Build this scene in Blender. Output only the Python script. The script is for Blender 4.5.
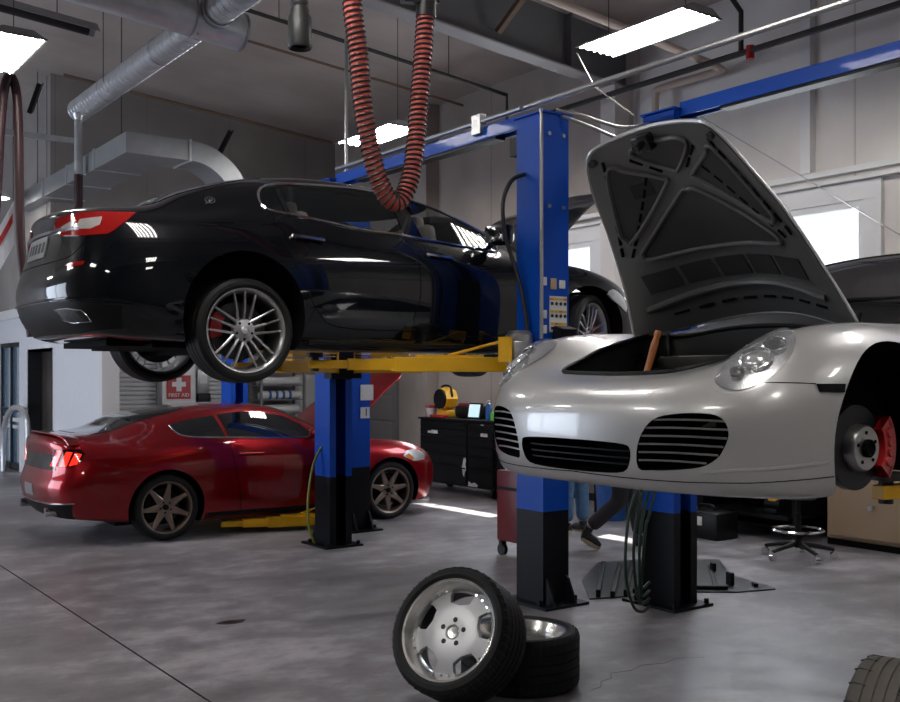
import bpy, bmesh, math, random
import numpy as np
from mathutils import Vector, Matrix, Euler
from mathutils.bvhtree import BVHTree

for o in list(bpy.data.objects):
    bpy.data.objects.remove(o)
SC = bpy.context.scene
COL = SC.collection
PI = math.pi
R = math.radians

# ---------------------------------------------------------------- camera
cam_d = bpy.data.cameras.new('camera')
cam_d.sensor_width = 36.0
cam_d.lens = 1020.0 / 900.0 * 36.0
cam_d.shift_y = 25.0 / 900.0
cam_d.clip_start = 0.05
cam_d.clip_end = 200
cam = bpy.data.objects.new('camera', cam_d)
cam.location = (0, 0, 1.68)
cam.rotation_euler = (R(90), 0, R(-36))
COL.objects.link(cam)
SC.camera = cam

# ---------------------------------------------------------------- world, daylight, exposure
world = bpy.data.worlds.new('sky')
SC.world = world
world.use_nodes = True
wn = world.node_tree
bg = wn.nodes['Background']
bg.inputs[0].default_value = (0.80, 0.88, 1.0, 1)
bg.inputs[1].default_value = 1.3
SC.view_settings.view_transform = 'Standard'
SC.view_settings.look = 'None'
SC.view_settings.gamma = 1.0
SC.view_settings.exposure = 0.68


def area(name, loc, direction, sx, sy, power, color=(0.86, 0.92, 1.0)):
    d = bpy.data.lights.new(name, 'AREA')
    d.shape = 'RECTANGLE'
    d.size, d.size_y = sx, sy
    d.energy = power
    d.color = color
    o = bpy.data.objects.new(name, d)
    o.location = loc
    o.rotation_euler = Vector(direction).to_track_quat('-Z', 'Y').to_euler()
    COL.objects.link(o)
    return o


# daylight through the open bay door in the front wall (behind and left of the camera)
area('daylight_bay_door', (-5.9, 16.0, 2.0), (1, -.02, -0.05), 8.0, 3.6, 230, (0.74, 0.84, 1.0))
# daylight through the windows of the eave wall
area('daylight_window', (9.72, 7.15, 2.9), (-1, 0, -0.3), 2.2, 1.1, 40)
area('daylight_window', (9.72, 11.15, 2.9), (-1, 0, -0.3), 2.2, 1.1, 40)


# low sun slipping under the awning and the added sun board of the window wall
sun_d = bpy.data.lights.new('sun', 'SUN')
sun_d.energy = 14
sun_d.angle = R(0.6)
sun_d.color = (1.0, 0.95, 0.86)
sun = bpy.data.objects.new('sun', sun_d)
sun.rotation_euler = Vector((-1, -0.25, -1.22)).to_track_quat('-Z', 'Y').to_euler()
sun.location = (14, 9, 8)
COL.objects.link(sun)


# ---------------------------------------------------------------- materials
def lin(h):
    if isinstance(h, str):
        h = h.lstrip('#')
        c = [int(h[i:i + 2], 16) / 255 for i in (0, 2, 4)]
        return tuple((x / 12.92) if x <= 0.04045 else ((x + 0.055) / 1.055) ** 2.4 for x in c)
    return tuple(h)


def mat(name, color, rough=0.5, metal=0.0, coat=0.0, emit=0.0, spec=0.5, noise=0.0, nscale=8.0, bump=0.0, bscale=60.0, trans=0.0, coat_rough=0.03, aniso=0.0, emit_color=None, flake=0.0):
    m = bpy.data.materials.new(name)
    m.use_nodes = True
    nt = m.node_tree
    b = nt.nodes['Principled BSDF']
    c = lin(color)
    b.inputs['Base Color'].default_value = (*c, 1)
    b.inputs['Roughness'].default_value = rough
    b.inputs['Metallic'].default_value = metal
    b.inputs['Specular IOR Level'].default_value = spec
    b.inputs['Coat Weight'].default_value = coat
    b.inputs['Coat Roughness'].default_value = coat_rough
    b.inputs['Transmission Weight'].default_value = trans
    if emit:
        b.inputs['Emission Color'].default_value = (*lin(emit_color or color), 1)
        b.inputs['Emission Strength'].default_value = emit
    tc = None
    if noise or bump or flake:
        tc = nt.nodes.new('ShaderNodeTexCoord')
    if noise:
        n = nt.nodes.new('ShaderNodeTexNoise')
        n.inputs['Scale'].default_value = nscale
        n.inputs['Detail'].default_value = 5
        nt.links.new(tc.outputs['Object'], n.inputs['Vector'])
        mx = nt.nodes.new('ShaderNodeMix')
        mx.data_type = 'RGBA'
        mx.inputs['A'].default_value = (*[x * (1 - noise) for x in c], 1)
        mx.inputs['B'].default_value = (*[min(1, x * (1 + noise)) for x in c], 1)
        nt.links.new(n.outputs['Fac'], mx.inputs['Factor'])
        nt.links.new(mx.outputs['Result'], b.inputs['Base Color'])
        mr = nt.nodes.new('ShaderNodeMapRange')
        mr.inputs['To Min'].default_value = max(0.02, rough - 0.12 * min(1, noise * 2))
        mr.inputs['To Max'].default_value = min(1, rough + 0.12 * min(1, noise * 2))
        nt.links.new(n.outputs['Fac'], mr.inputs['Value'])
        nt.links.new(mr.outputs['Result'], b.inputs['Roughness'])
    if bump:
        n2 = nt.nodes.new('ShaderNodeTexNoise')
        n2.inputs['Scale'].default_value = bscale
        nt.links.new(tc.outputs['Object'], n2.inputs['Vector'])
        bp = nt.nodes.new('ShaderNodeBump')
        bp.inputs['Strength'].default_value = bump
        bp.inputs['Distance'].default_value = 0.01
        nt.links.new(n2.outputs['Fac'], bp.inputs['Height'])
        nt.links.new(bp.outputs['Normal'], b.inputs['Normal'])
    if flake:
        v = nt.nodes.new('ShaderNodeTexVoronoi')
        v.inputs['Scale'].default_value = 900
        nt.links.new(tc.outputs['Object'], v.inputs['Vector'])
        mr = nt.nodes.new('ShaderNodeMapRange')
        mr.inputs['To Min'].default_value = rough - flake
        mr.inputs['To Max'].default_value = rough + flake
        nt.links.new(v.outputs['Color'], mr.inputs['Value'])
        nt.links.new(mr.outputs['Result'], b.inputs['Roughness'])
    return m


def glass_mat(name, color, rough=0.02, alpha=0.85):
    """thin tinted pane: a mix of clear transmission and dark gloss"""
    m = bpy.data.materials.new(name)
    m.use_nodes = True
    nt = m.node_tree
    b = nt.nodes['Principled BSDF']
    b.inputs['Base Color'].default_value = (*lin(color), 1)
    b.inputs['Roughness'].default_value = rough
    b.inputs['Specular IOR Level'].default_value = 0.7
    b.inputs['Alpha'].default_value = alpha
    return m


M = {}
M['black_paint'] = mat('deep blue black car paint', (0.002, 0.003, 0.0055), 0.3, 0.0, 1.0, spec=0.05)
M['red_paint'] = mat('candy red car paint', (0.29, 0.002, 0.007), 0.28, 0.6, 1.0, spec=.2)
M['silver_paint'] = mat('silver car paint', (0.52, 0.52, 0.52), 0.36, 0.42, 1.0, flake=0.05)
M['car_dark'] = mat('matte black car underside', (0.003, 0.003, 0.0035), 0.8, spec=.1)
M['trim_black'] = mat('black trim plastic', (0.006, 0.006, 0.007), 0.45, spec=.22)
M['gloss_black'] = mat('gloss black', (0.004, 0.004, 0.005), 0.08, 0, 0.5)
M['liner'] = mat('hood liner black', (0.034, 0.033, 0.033), 0.5, noise=0.15)
M['bay_black'] = mat('luggage bay black', (0.006, 0.006, 0.006), 0.6)
M['hood_under'] = mat('hood inner panel grey', (0.13, 0.128, 0.126), 0.38, 0.2)
M['chrome'] = mat('chrome', (0.75, 0.76, 0.78), 0.12, 1.0)
M['dark_glass'] = mat('dark tinted glass', (0.006, 0.008, 0.010), 0.03, 0, 0.6, spec=0.8)
M['pane'] = glass_mat('tinted side glass', (0.012, 0.016, 0.018), 0.02, 0.32)
M['shield'] = glass_mat('windscreen glass', (0.008, 0.011, 0.013), 0.02, 0.75)
M['lens'] = glass_mat('clear lamp lens', (0.6, 0.62, 0.65), 0.02, 0.16)
M['tyre'] = mat('tyre rubber', (0.009, 0.009, 0.0095), 0.6, noise=0.2, nscale=12, spec=.3)
M['rim_silver'] = mat('silver alloy', (0.60, 0.60, 0.61), 0.28, 0.9)
M['rim_grey'] = mat('machined grey alloy', (0.46, 0.46, 0.47), 0.28, 0.9)
M['rim_bronze'] = mat('dark bronze alloy', (0.30, 0.235, 0.195), 0.32, 0.85)
M['disc'] = mat('brake disc iron', (0.03, 0.03, 0.032), 0.4, 0.8, noise=0.3)
M['disc_face'] = mat('brake disc dark swept face', (0.030, 0.031, 0.034), 0.42, 0.6)
M['caliper_red'] = mat('red brake caliper', (0.42, 0.010, 0.012), 0.3, 0, 0.6)
M['steel'] = mat('bare steel', (0.40, 0.40, 0.40), 0.35, 0.9, noise=0.1)
M['tail_red'] = mat('red tail lamp lens', (0.38, 0.008, 0.006), 0.08, 0, 1.0)
M['tail_clear'] = mat('pale tail lamp insert', (0.62, 0.58, 0.56), 0.15, 0.2, 1.0)
M['tail_emit'] = mat('emissive red tail lamp', (0.8, 0.02, 0.01), 0.1, 0, 1.0, emit=1.2)  # weak emission in the bars' own red
M['amber'] = mat('amber marker lens', (0.8, 0.22, 0.01), 0.15, 0, 0.8)
M['lift_blue'] = mat('lift blue enamel', (0.002, 0.066, 0.43), 0.42, 0, 0.08, noise=0.12, nscale=3, spec=.2)
M['lift_black'] = mat('lift black enamel', (0.005, 0.006, 0.010), 0.42, noise=0.3, nscale=5, spec=.2)
M['lift_yellow'] = mat('lift yellow enamel', (0.85, 0.46, 0.008), 0.4, noise=0.12, nscale=6)
M['galv'] = mat('galvanised sheet', (0.66, 0.67, 0.69), 0.30, 0.55, noise=0.22, nscale=9)
M['galv_dull'] = mat('dull galvanised duct', (0.36, 0.37, 0.38), 0.5, 0.7, noise=0.2, nscale=5)
M['conduit'] = mat('silver conduit', (0.42, 0.42, 0.42), 0.32, 0.7)
M['pipe_black'] = mat('black iron pipe', (0.025, 0.022, 0.021), 0.5, noise=0.2)
M['pipe_rust'] = mat('brown sprinkler pipe', (0.20, 0.13, 0.09), 0.6, noise=0.2)
M['pipe_cream'] = mat('cream lagged pipe', (0.62, 0.50, 0.42), 0.6)
M['beam_grey'] = mat('grey roof steel', (0.21, 0.21, 0.215), 0.45, noise=0.15, nscale=2)
M['flange'] = mat('pale beam flange', (0.36, 0.35, 0.35), 0.45)
M['hose_red'] = mat('red ribbed hose', (0.46, 0.075, 0.055), 0.5)
M['hose_rib'] = mat('black hose wire rib', (0.02, 0.016, 0.016), 0.5)
M['hose_dark'] = mat('dark red hose', (0.028, 0.004, 0.007), 0.5)
M['plate_grey'] = mat('dull grey plate', (.22, .22, .23), .45)
M['lamp_silver'] = mat('headlamp reflector', (.72, .73, .75), .22, .85)
M['rubber'] = mat('black rubber', (0.012, 0.012, 0.013), 0.5)
M['white'] = mat('white enamel', (0.72, 0.72, 0.72), 0.4)
M['tube'] = mat('lit fluorescent tube', (1, 0.97, 0.93), 0.4, emit=34, emit_color=(1.0, 0.97, 0.935))
M['screen'] = mat('lit screen', (0.55, 0.75, 0.80), 0.2, emit=0.5)
M['paper'] = mat('pale paper', (0.70, 0.70, 0.68), 0.7)
M['label_yellow'] = mat('yellow label', (0.75, 0.48, 0.03), 0.6)
M['label_orange'] = mat('orange label', (0.72, 0.25, 0.04), 0.6)
M['ink'] = mat('black ink', (0.012, 0.012, 0.014), 0.6)
M['red_plastic'] = mat('red plastic', (0.42, 0.015, 0.018), 0.35)
M['dull_red'] = mat('dull red cart steel', (0.16, 0.012, 0.016), 0.4)
M['toolbox'] = mat('black tool chest enamel', (0.004, 0.004, 0.005), 0.38, noise=0.2, spec=.25)
M['yellow_plastic'] = mat('yellow plastic', (0.80, 0.42, 0.015), 0.4)
M['blue_plastic'] = mat('blue plastic', (0.02, 0.10, 0.35), 0.35)
M['green_plastic'] = mat('green plastic', (0.12, 0.55, 0.05), 0.4)
M['wood'] = mat('turned wood handle', (0.36, 0.12, 0.035), 0.4, 0, 0.3, noise=0.3, nscale=30)
M['beige'] = mat('beige cabinet enamel', (0.36, 0.26, 0.165), 0.45, noise=0.06, nscale=2)
M['hose_green'] = mat('green air hose', (0.012, 0.045, 0.025), 0.4)
M['hose_lime'] = mat('yellow green air hose', (0.28, 0.30, 0.03), 0.45)
M['undertray'] = mat('scuffed grey undertray plastic', (0.045, 0.047, 0.052), 0.34, noise=0.6, nscale=9)
M['shutter'] = mat('pale shutter slats', (0.52, 0.52, 0.53), 0.5)
M['door_grey'] = mat('grey roller door', (0.26, 0.255, 0.25), 0.5)
M['frame_dark'] = mat('dark door frame', (0.02, 0.022, 0.026), 0.4)
M['door_glass'] = glass_mat('office door glass', (0.10, 0.18, 0.26), 0.03, 0.75)
M['denim'] = mat('blue denim', (0.06, 0.14, 0.26), 0.85, noise=0.4, nscale=20)
M['trousers'] = mat('charcoal work trousers', (0.035, 0.033, 0.040), 0.8, noise=0.2)
M['skin'] = mat('skin', (0.42, 0.24, 0.17), 0.55)
M['shirt'] = mat('dark work shirt', (0.03, 0.035, 0.05), 0.8)
M['hair'] = mat('dark hair', (0.02, 0.014, 0.01), 0.6)
M['shoe'] = mat('dark shoe', (0.02, 0.02, 0.022), 0.5)
M['sole'] = mat('tan shoe sole', (0.50, 0.40, 0.28), 0.7)


# ---------------------------------------------------------------- mesh helpers
def rotm(rx=0, ry=0, rz=0):
    return Euler((R(rx), R(ry), R(rz))).to_matrix().to_4x4()


class MB:
    def __init__(self):
        self.bm = bmesh.new()

    def box(self, c, s, rot=None, bevel=0.0):
        mtx = Matrix.Translation(Vector(c))
        if rot is not None:
            mtx = mtx @ (rot if isinstance(rot, Matrix) else rotm(*rot))
        mtx = mtx @ Matrix.Diagonal((s[0], s[1], s[2], 1))
        r = bmesh.ops.create_cube(self.bm, size=1.0, matrix=mtx)
        if bevel:
            es = set()
            for v in r['verts']:
                es.update(v.link_edges)
            bmesh.ops.bevel(self.bm, geom=list(es), offset=bevel, segments=2, profile=0.5, affect='EDGES')
        return self

    def rng(self, x, y, z, bevel=0.0):
        return self.box([(a[0] + a[1]) / 2 for a in (x, y, z)], [abs(a[1] - a[0]) for a in (x, y, z)], None, bevel)

    def cyl(self, p0, p1, r, r2=None, n=16, cap=True):
        p0, p1 = Vector(p0), Vector(p1)
        d = p1 - p0
        q = d.to_track_quat('Z', 'Y').to_matrix().to_4x4()
        mtx = Matrix.Translation((p0 + p1) / 2) @ q
        bmesh.ops.create_cone(self.bm, cap_ends=cap, cap_tris=False, segments=n, radius1=r, radius2=r if r2 is None else r2, depth=d.length, matrix=mtx)
        return self

    def sphere(self, c, r, s=(1, 1, 1), n=12):
        mtx = Matrix.Translation(Vector(c)) @ Matrix.Diagonal((r * s[0], r * s[1], r * s[2], 1))
        bmesh.ops.create_uvsphere(self.bm, u_segments=n, v_segments=max(6, n // 2), radius=1.0, matrix=mtx)
        return self

    def tube(self, pts, r, n=8, cap=True, closed=False):
        pts = [Vector(p) for p in pts]
        m = len(pts)
        rs = r if isinstance(r, (list, tuple)) else [r] * m
        T = []
        for i in range(m):
            a = pts[i - 1] if (i > 0 or closed) else pts[i]
            b = pts[(i + 1) % m] if (i < m - 1 or closed) else pts[i]
            t = b - a
            T.append(t.normalized() if t.length > 1e-9 else Vector((0, 0, 1)))
        up = Vector((0, 0, 1)) if abs(T[0].z) < 0.9 else Vector((1, 0, 0))
        nrm = (up - T[0] * up.dot(T[0])).normalized()
        rings = []
        for i in range(m):
            nrm = (nrm - T[i] * nrm.dot(T[i]))
            if nrm.length < 1e-6:
                nrm = T[i].orthogonal()
            nrm.normalize()
            bn = T[i].cross(nrm)
            rings.append([self.bm.verts.new(pts[i] + (nrm * math.cos(2 * PI * k / n) + bn * math.sin(2 * PI * k / n)) * rs[i]) for k in range(n)])
        cnt = m if closed else m - 1
        for i in range(cnt):
            A, B = rings[i], rings[(i + 1) % m]
            for k in range(n):
                self.bm.faces.new((A[k], A[(k + 1) % n], B[(k + 1) % n], B[k]))
        if cap and not closed:
            self.bm.faces.new(rings[0][::-1])
            self.bm.faces.new(rings[-1])
        return self

    def lathe(self, prof, n=48, mtx=None, closed=False, a0=0.0, a1=2 * PI):
        """prof: list of (r, h); revolves about local Z"""
        mtx = mtx or Matrix.Identity(4)
        full = abs(a1 - a0 - 2 * PI) < 1e-6
        cnt = n if full else n + 1
        rings = []
        for (r, h) in prof:
            ring = []
            for k in range(cnt):
                a = a0 + (a1 - a0) * k / n
                ring.append(self.bm.verts.new(mtx @ Vector((r * math.cos(a), r * math.sin(a), h))))
            rings.append(ring)
        m = len(prof)
        for i in range(m if closed else m - 1):
            A, B = rings[i], rings[(i + 1) % m]
            for k in range(n):
                k2 = (k + 1) % cnt
                try:
                    self.bm.faces.new((A[k], A[k2], B[k2], B[k]))
                except ValueError:
                    pass
        return self

    def prism(self, poly, z0, z1, mtx=None):
        mtx = mtx or Matrix.Identity(4)
        a = [self.bm.verts.new(mtx @ Vector((p[0], p[1], z0))) for p in poly]
        b = [self.bm.verts.new(mtx @ Vector((p[0], p[1], z1))) for p in poly]
        n = len(poly)
        self.bm.faces.new(a[::-1])
        self.bm.faces.new(b)
        for i in range(n):
            self.bm.faces.new((a[i], a[(i + 1) % n], b[(i + 1) % n], b[i]))
        return self

    def grid(self, P):
        """P[i][j] points -> quads"""
        V = [[self.bm.verts.new(Vector(p)) for p in row] for row in P]
        for i in range(len(V) - 1):
            for j in range(len(V[0]) - 1):
                self.bm.faces.new((V[i][j], V[i + 1][j], V[i + 1][j + 1], V[i][j + 1]))
        return self

    def solid_grid(self, P, off):
        """a sheet P given the thickness vector function/const off"""
        Q = [[Vector(p) + Vector(off) for p in row] for row in P]
        P = [[Vector(p) for p in row] for row in P]
        ni, nj = len(P), len(P[0])
        A = [[self.bm.verts.new(p) for p in row] for row in P]
        B = [[self.bm.verts.new(p) for p in row] for row in Q]
        for i in range(ni - 1):
            for j in range(nj - 1):
                self.bm.faces.new((A[i][j], A[i + 1][j], A[i + 1][j + 1], A[i][j + 1]))
                self.bm.faces.new((B[i][j], B[i][j + 1], B[i + 1][j + 1], B[i + 1][j]))
        for i in range(ni - 1):
            for j in (0, nj - 1):
                self.bm.faces.new((A[i][j], A[i + 1][j], B[i + 1][j], B[i][j]))
        for j in range(nj - 1):
            for i in (0, ni - 1):
                self.bm.faces.new((A[i][j], A[i][j + 1], B[i][j + 1], B[i][j]))
        return self

    def xf(self, mtx):
        bmesh.ops.transform(self.bm, matrix=mtx, verts=self.bm.verts)
        return self

    def build(self, name, material, parent=None, smooth=35, recalc=True):
        bm = self.bm
        if recalc:
            bmesh.ops.recalc_face_normals(bm, faces=bm.faces)
        me = bpy.data.meshes.new(name)
        bm.to_mesh(me)
        bm.free()
        mats = material if isinstance(material, (list, tuple)) else [material]
        for mm in mats:
            me.materials.append(M[mm] if isinstance(mm, str) else mm)
        if smooth:
            me.shade_smooth()
            me.set_sharp_from_angle(angle=R(smooth))
        o = bpy.data.objects.new(name, me)
        COL.objects.link(o)
        if parent is not None:
            o.parent = parent
        return o


def tag(o, label=None, cat=None, group=None, kind=None):
    if label:
        o['label'] = label
    if cat:
        o['category'] = cat
    if group:
        o['group'] = group
    if kind:
        o['kind'] = kind
    return o


def thing(name, label, cat, loc=(0, 0, 0), rz=0.0, group=None):
    o = bpy.data.objects.new(name, None)
    o.empty_display_size = 0.1
    o.location = loc
    o.rotation_euler = (0, 0, rz)
    COL.objects.link(o)
    return tag(o, label, cat, group)


def struct(mb, name, material, smooth=0):
    o = mb.build(name, material, None, smooth)
    o['kind'] = 'structure'
    return o


def copy_tree(o, parent=None):
    c = o.copy()
    COL.objects.link(c)
    if parent is not None:
        c.parent = parent
    for ch in list(o.children):
        copy_tree(ch, c)
    return c


def spline(pts, n=8, closed=False):
    """Catmull-Rom through pts (2D or 3D tuples)"""
    P = [np.array(p, float) for p in pts]
    m = len(P)
    out = []
    segs = m if closed else m - 1
    for i in range(segs):
        p1, p2 = P[i], P[(i + 1) % m]
        p0 = P[i - 1] if (i > 0 or closed) else 2 * p1 - p2
        p3 = P[(i + 2) % m] if (i + 2 < m or closed) else 2 * p2 - p1
        for k in range(n):
            t = k / n
            out.append(tuple(0.5 * (2 * p1 + (p2 - p0) * t + (2 * p0 - 5 * p1 + 4 * p2 - p3) * t * t + (3 * p1 - p0 - 3 * p2 + p3) * t ** 3)))
    if not closed:
        out.append(tuple(P[-1]))
    return out


def text_mesh(body, size, name, material, parent, mtx, thick=0.002, align='CENTER'):
    cu = bpy.data.curves.new(name, 'FONT')
    cu.body = body
    cu.size = size
    cu.align_x = align
    cu.align_y = 'CENTER'
    cu.extrude = thick
    t = bpy.data.objects.new(name + '_curve', cu)
    COL.objects.link(t)
    dg = bpy.context.evaluated_depsgraph_get()
    me = bpy.data.meshes.new_from_object(t.evaluated_get(dg))
    bpy.data.objects.remove(t)
    me.transform(mtx)
    me.materials.clear()
    me.materials.append(M[material])
    o = bpy.data.objects.new(name, me)
    COL.objects.link(o)
    if parent is not None:
        o.parent = parent
    return o
# ================================================================ room shell
UR, VB, VB2, UF, VN = 9.65, 17.0, 20.6, -6.0, -5.0


def ceil_z(u):
    return 6.1 + 0.085 * (UR - u)


def floor_material():
    m = bpy.data.materials.new('polished concrete floor')
    m.use_nodes = True
    nt = m.node_tree
    b = nt.nodes['Principled BSDF']
    tc = nt.nodes.new('ShaderNodeTexCoord')
    n1 = nt.nodes.new('ShaderNodeTexNoise'); n1.inputs['Scale'].default_value = 0.55; n1.inputs['Detail'].default_value = 6; n1.inputs['Roughness'].default_value = 0.6
    n2 = nt.nodes.new('ShaderNodeTexNoise'); n2.inputs['Scale'].default_value = 3.2; n2.inputs['Detail'].default_value = 8; n2.inputs['Roughness'].default_value = 0.65
    mp = nt.nodes.new('ShaderNodeMapping'); mp.inputs['Scale'].default_value = (0.85, 1.15, 1); mp.inputs['Rotation'].default_value = (0, 0, R(20))
    nt.links.new(tc.outputs['Object'], n1.inputs['Vector'])
    nt.links.new(tc.outputs['Object'], mp.inputs['Vector'])
    nt.links.new(mp.outputs['Vector'], n2.inputs['Vector'])
    ad = nt.nodes.new('ShaderNodeMath'); ad.operation = 'ADD'
    nt.links.new(n1.outputs['Fac'], ad.inputs[0]); nt.links.new(n2.outputs['Fac'], ad.inputs[1])
    cr = nt.nodes.new('ShaderNodeValToRGB')
    e = cr.color_ramp.elements
    e[0].position = 0.38; e[0].color = (*lin('#5c585a'), 1)
    e[1].position = 0.62; e[1].color = (*lin('#aca8ac'), 1)
    x = e.new(0.5); x.color = (*lin('#827e82'), 1)
    hf = nt.nodes.new('ShaderNodeMath'); hf.operation = 'MULTIPLY'; hf.inputs[1].default_value = 0.5
    nt.links.new(ad.outputs[0], hf.inputs[0])
    nt.links.new(hf.outputs[0], cr.inputs['Fac'])
    nt.links.new(cr.outputs['Color'], b.inputs['Base Color'])
    rr = nt.nodes.new('ShaderNodeMapRange'); rr.inputs['From Min'].default_value = 0.35; rr.inputs['From Max'].default_value = 0.7; rr.inputs['To Min'].default_value = 0.36; rr.inputs['To Max'].default_value = 0.58
    nt.links.new(n2.outputs['Fac'], rr.inputs['Value'])
    nt.links.new(rr.outputs['Result'], b.inputs['Roughness'])
    b.inputs['Specular IOR Level'].default_value = 0.45
    bp = nt.nodes.new('ShaderNodeBump'); bp.inputs['Strength'].default_value = 0.08; bp.inputs['Distance'].default_value = 0.02
    nt.links.new(n2.outputs['Fac'], bp.inputs['Height']); nt.links.new(bp.outputs['Normal'], b.inputs['Normal'])
    return m


def panel_material(name, c1, c2, rough, axis, pitch):
    """painted sheet with faint seams every <pitch> metres along one axis"""
    m = bpy.data.materials.new(name)
    m.use_nodes = True
    nt = m.node_tree
    b = nt.nodes['Principled BSDF']
    tc = nt.nodes.new('ShaderNodeTexCoord')
    n = nt.nodes.new('ShaderNodeTexNoise'); n.inputs['Scale'].default_value = 0.9; n.inputs['Detail'].default_value = 7
    nt.links.new(tc.outputs['Object'], n.inputs['Vector'])
    cr = nt.nodes.new('ShaderNodeValToRGB')
    cr.color_ramp.elements[0].position = 0.35; cr.color_ramp.elements[0].color = (*lin(c1), 1)
    cr.color_ramp.elements[1].position = 0.68; cr.color_ramp.elements[1].color = (*lin(c2), 1)
    nt.links.new(n.outputs['Fac'], cr.inputs['Fac'])
    sp = nt.nodes.new('ShaderNodeSeparateXYZ')
    nt.links.new(tc.outputs['Object'], sp.inputs[0])
    dv = nt.nodes.new('ShaderNodeMath'); dv.operation = 'DIVIDE'; dv.inputs[1].default_value = pitch
    nt.links.new(sp.outputs[axis], dv.inputs[0])
    fr = nt.nodes.new('ShaderNodeMath'); fr.operation = 'FRACT'
    nt.links.new(dv.outputs[0], fr.inputs[0])
    gt = nt.nodes.new('ShaderNodeMapRange'); gt.inputs['From Min'].default_value = 0.0; gt.inputs['From Max'].default_value = 0.012; gt.inputs['To Min'].default_value = 0.62; gt.inputs['To Max'].default_value = 1
    nt.links.new(fr.outputs[0], gt.inputs['Value'])
    mu = nt.nodes.new('ShaderNodeMix'); mu.data_type = 'RGBA'; mu.blend_type = 'MULTIPLY'; mu.inputs['Factor'].default_value = 1
    nt.links.new(cr.outputs['Color'], mu.inputs['A']); nt.links.new(gt.outputs['Result'], mu.inputs['B'])
    nt.links.new(mu.outputs['Result'], b.inputs['Base Color'])
    b.inputs['Roughness'].default_value = rough
    return m


M['floor'] = floor_material()
M['ceiling'] = panel_material('faced ceiling sheet', '#aba09a', '#c2b7b0', 0.33, 'Y', 1.52)
M['wall'] = panel_material('painted wall panel', '#d2ccc7', '#e6e2dd', 0.6, 'Y', 3.05)
M['wall_gable'] = panel_material('painted gable panel', '#8b8683', '#a09a96', 0.6, 'X', 1.5)
M['wall_shaded'] = panel_material('wall panel with painted shade', '#9b918a', '#aea49c', 0.6, 'Y', 3.05)  # darker copy of the wall panel, shade painted into its colour
M['wall_dark'] = panel_material('dark painted wall', '#4d4a49', '#5d5a58', 0.6, 'Y', 3.05)
M['office_wall'] = mat('white office wall', (0.74, 0.75, 0.80), 0.35, noise=0.04)

struct(MB().rng((UF - 9, UR + 0.2), (VN - 6, VB2 + 0.2), (-0.2, 0)), 'floor', 'floor')
mb = MB()
z0, z1 = ceil_z(UR + 0.2), ceil_z(UF - 0.2)
mb.prism([(UR + 0.2, z0), (UR + 0.2, z0 + 0.15), (UF - 0.2, z1 + 0.15), (UF - 0.2, z1)], VN - 0.2, VB2 + 0.2, Matrix(((1, 0, 0, 0), (0, 0, 1, 0), (0, 1, 0, 0), (0, 0, 0, 1))))
struct(mb, 'ceiling', 'ceiling')


def wall_with_holes(name, material, axis, plane, thick, a0, a1, z0, z1, holes):
    """axis 'U': plane at U=plane, runs along V.  holes: (a0,a1,z0,z1)"""
    mb = MB()
    cuts = sorted({a0, a1, *[h[0] for h in holes], *[h[1] for h in holes]})
    for i in range(len(cuts) - 1):
        s, e = cuts[i], cuts[i + 1]
        hs = [h for h in holes if h[0] <= s + 1e-6 and h[1] >= e - 1e-6]
        spans, z = [], z0
        for h in sorted(hs, key=lambda q: q[2]):
            if h[2] > z:
                spans.append((z, h[2]))
            z = h[3]
        if z < z1:
            spans.append((z, z1))
        for (q0, q1) in spans:
            if axis == 'U':
                mb.rng((plane, plane + thick), (s, e), (q0, q1))
            else:
                mb.rng((s, e), (plane, plane + thick), (q0, q1))
    bmesh.ops.remove_doubles(mb.bm, verts=mb.bm.verts, dist=1e-5)
    return struct(mb, name, material)


W1 = (5.99, 8.35, 2.25, 3.50)
W2 = (9.97, 12.33, 2.25, 3.50)
wall_with_holes('wall_right', 'wall', 'U', UR, 0.2, VN, 9.4, 0, 6.2, [W1])
wall_with_holes('wall_right', 'wall_shaded', 'U', UR, 0.2, 9.4, VB, 0, 6.2, [W2])  # far stretch carries its shade in the wall colour
wall_with_holes('wall_back', 'wall_gable', 'V', VB, 0.2, 4.43, UR + 0.2, 0, 6.6, [(4.43, 5.05, 0, 2.72)])
wall_with_holes('wall_gable', 'wall_gable', 'V', VB2, 0.2, UF, 4.5, 0, 7.4, [])
wall_with_holes('wall_front', 'wall_dark', 'U', UF - 0.2, 0.2, VN, VB2 + 0.2, 0, 7.6, [(11.8, 15.8, 0, 3.9), (16.2, 20.2, 0, 3.9)])
wall_with_holes('wall_near', 'wall_dark', 'V', VN - 0.2, 0.2, UF, UR + 0.2, 0, 7.6, [])
DOOR = (16.79, 18.29, 0.0, 2.09)
GLAZ = (18.9, 20.4, 0.0, 2.28)
wall_with_holes('wall_office', 'office_wall', 'U', 4.4, 0.16, 14.2, VB2, 0, 2.82, [DOOR, GLAZ])
wall_with_holes('wall_upper', 'wall_gable', 'U', 4.42, 0.12, VB + 0.2, VB2, 2.82, 6.6, [])
struct(MB().rng((4.34, 4.62), (14.14, VB2), (2.70, 2.86)), 'trim_1', 'white')
struct(MB().rng((4.36, 4.60), (14.12, 14.24), (0, 2.70)), 'trim_2', 'white')
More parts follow.
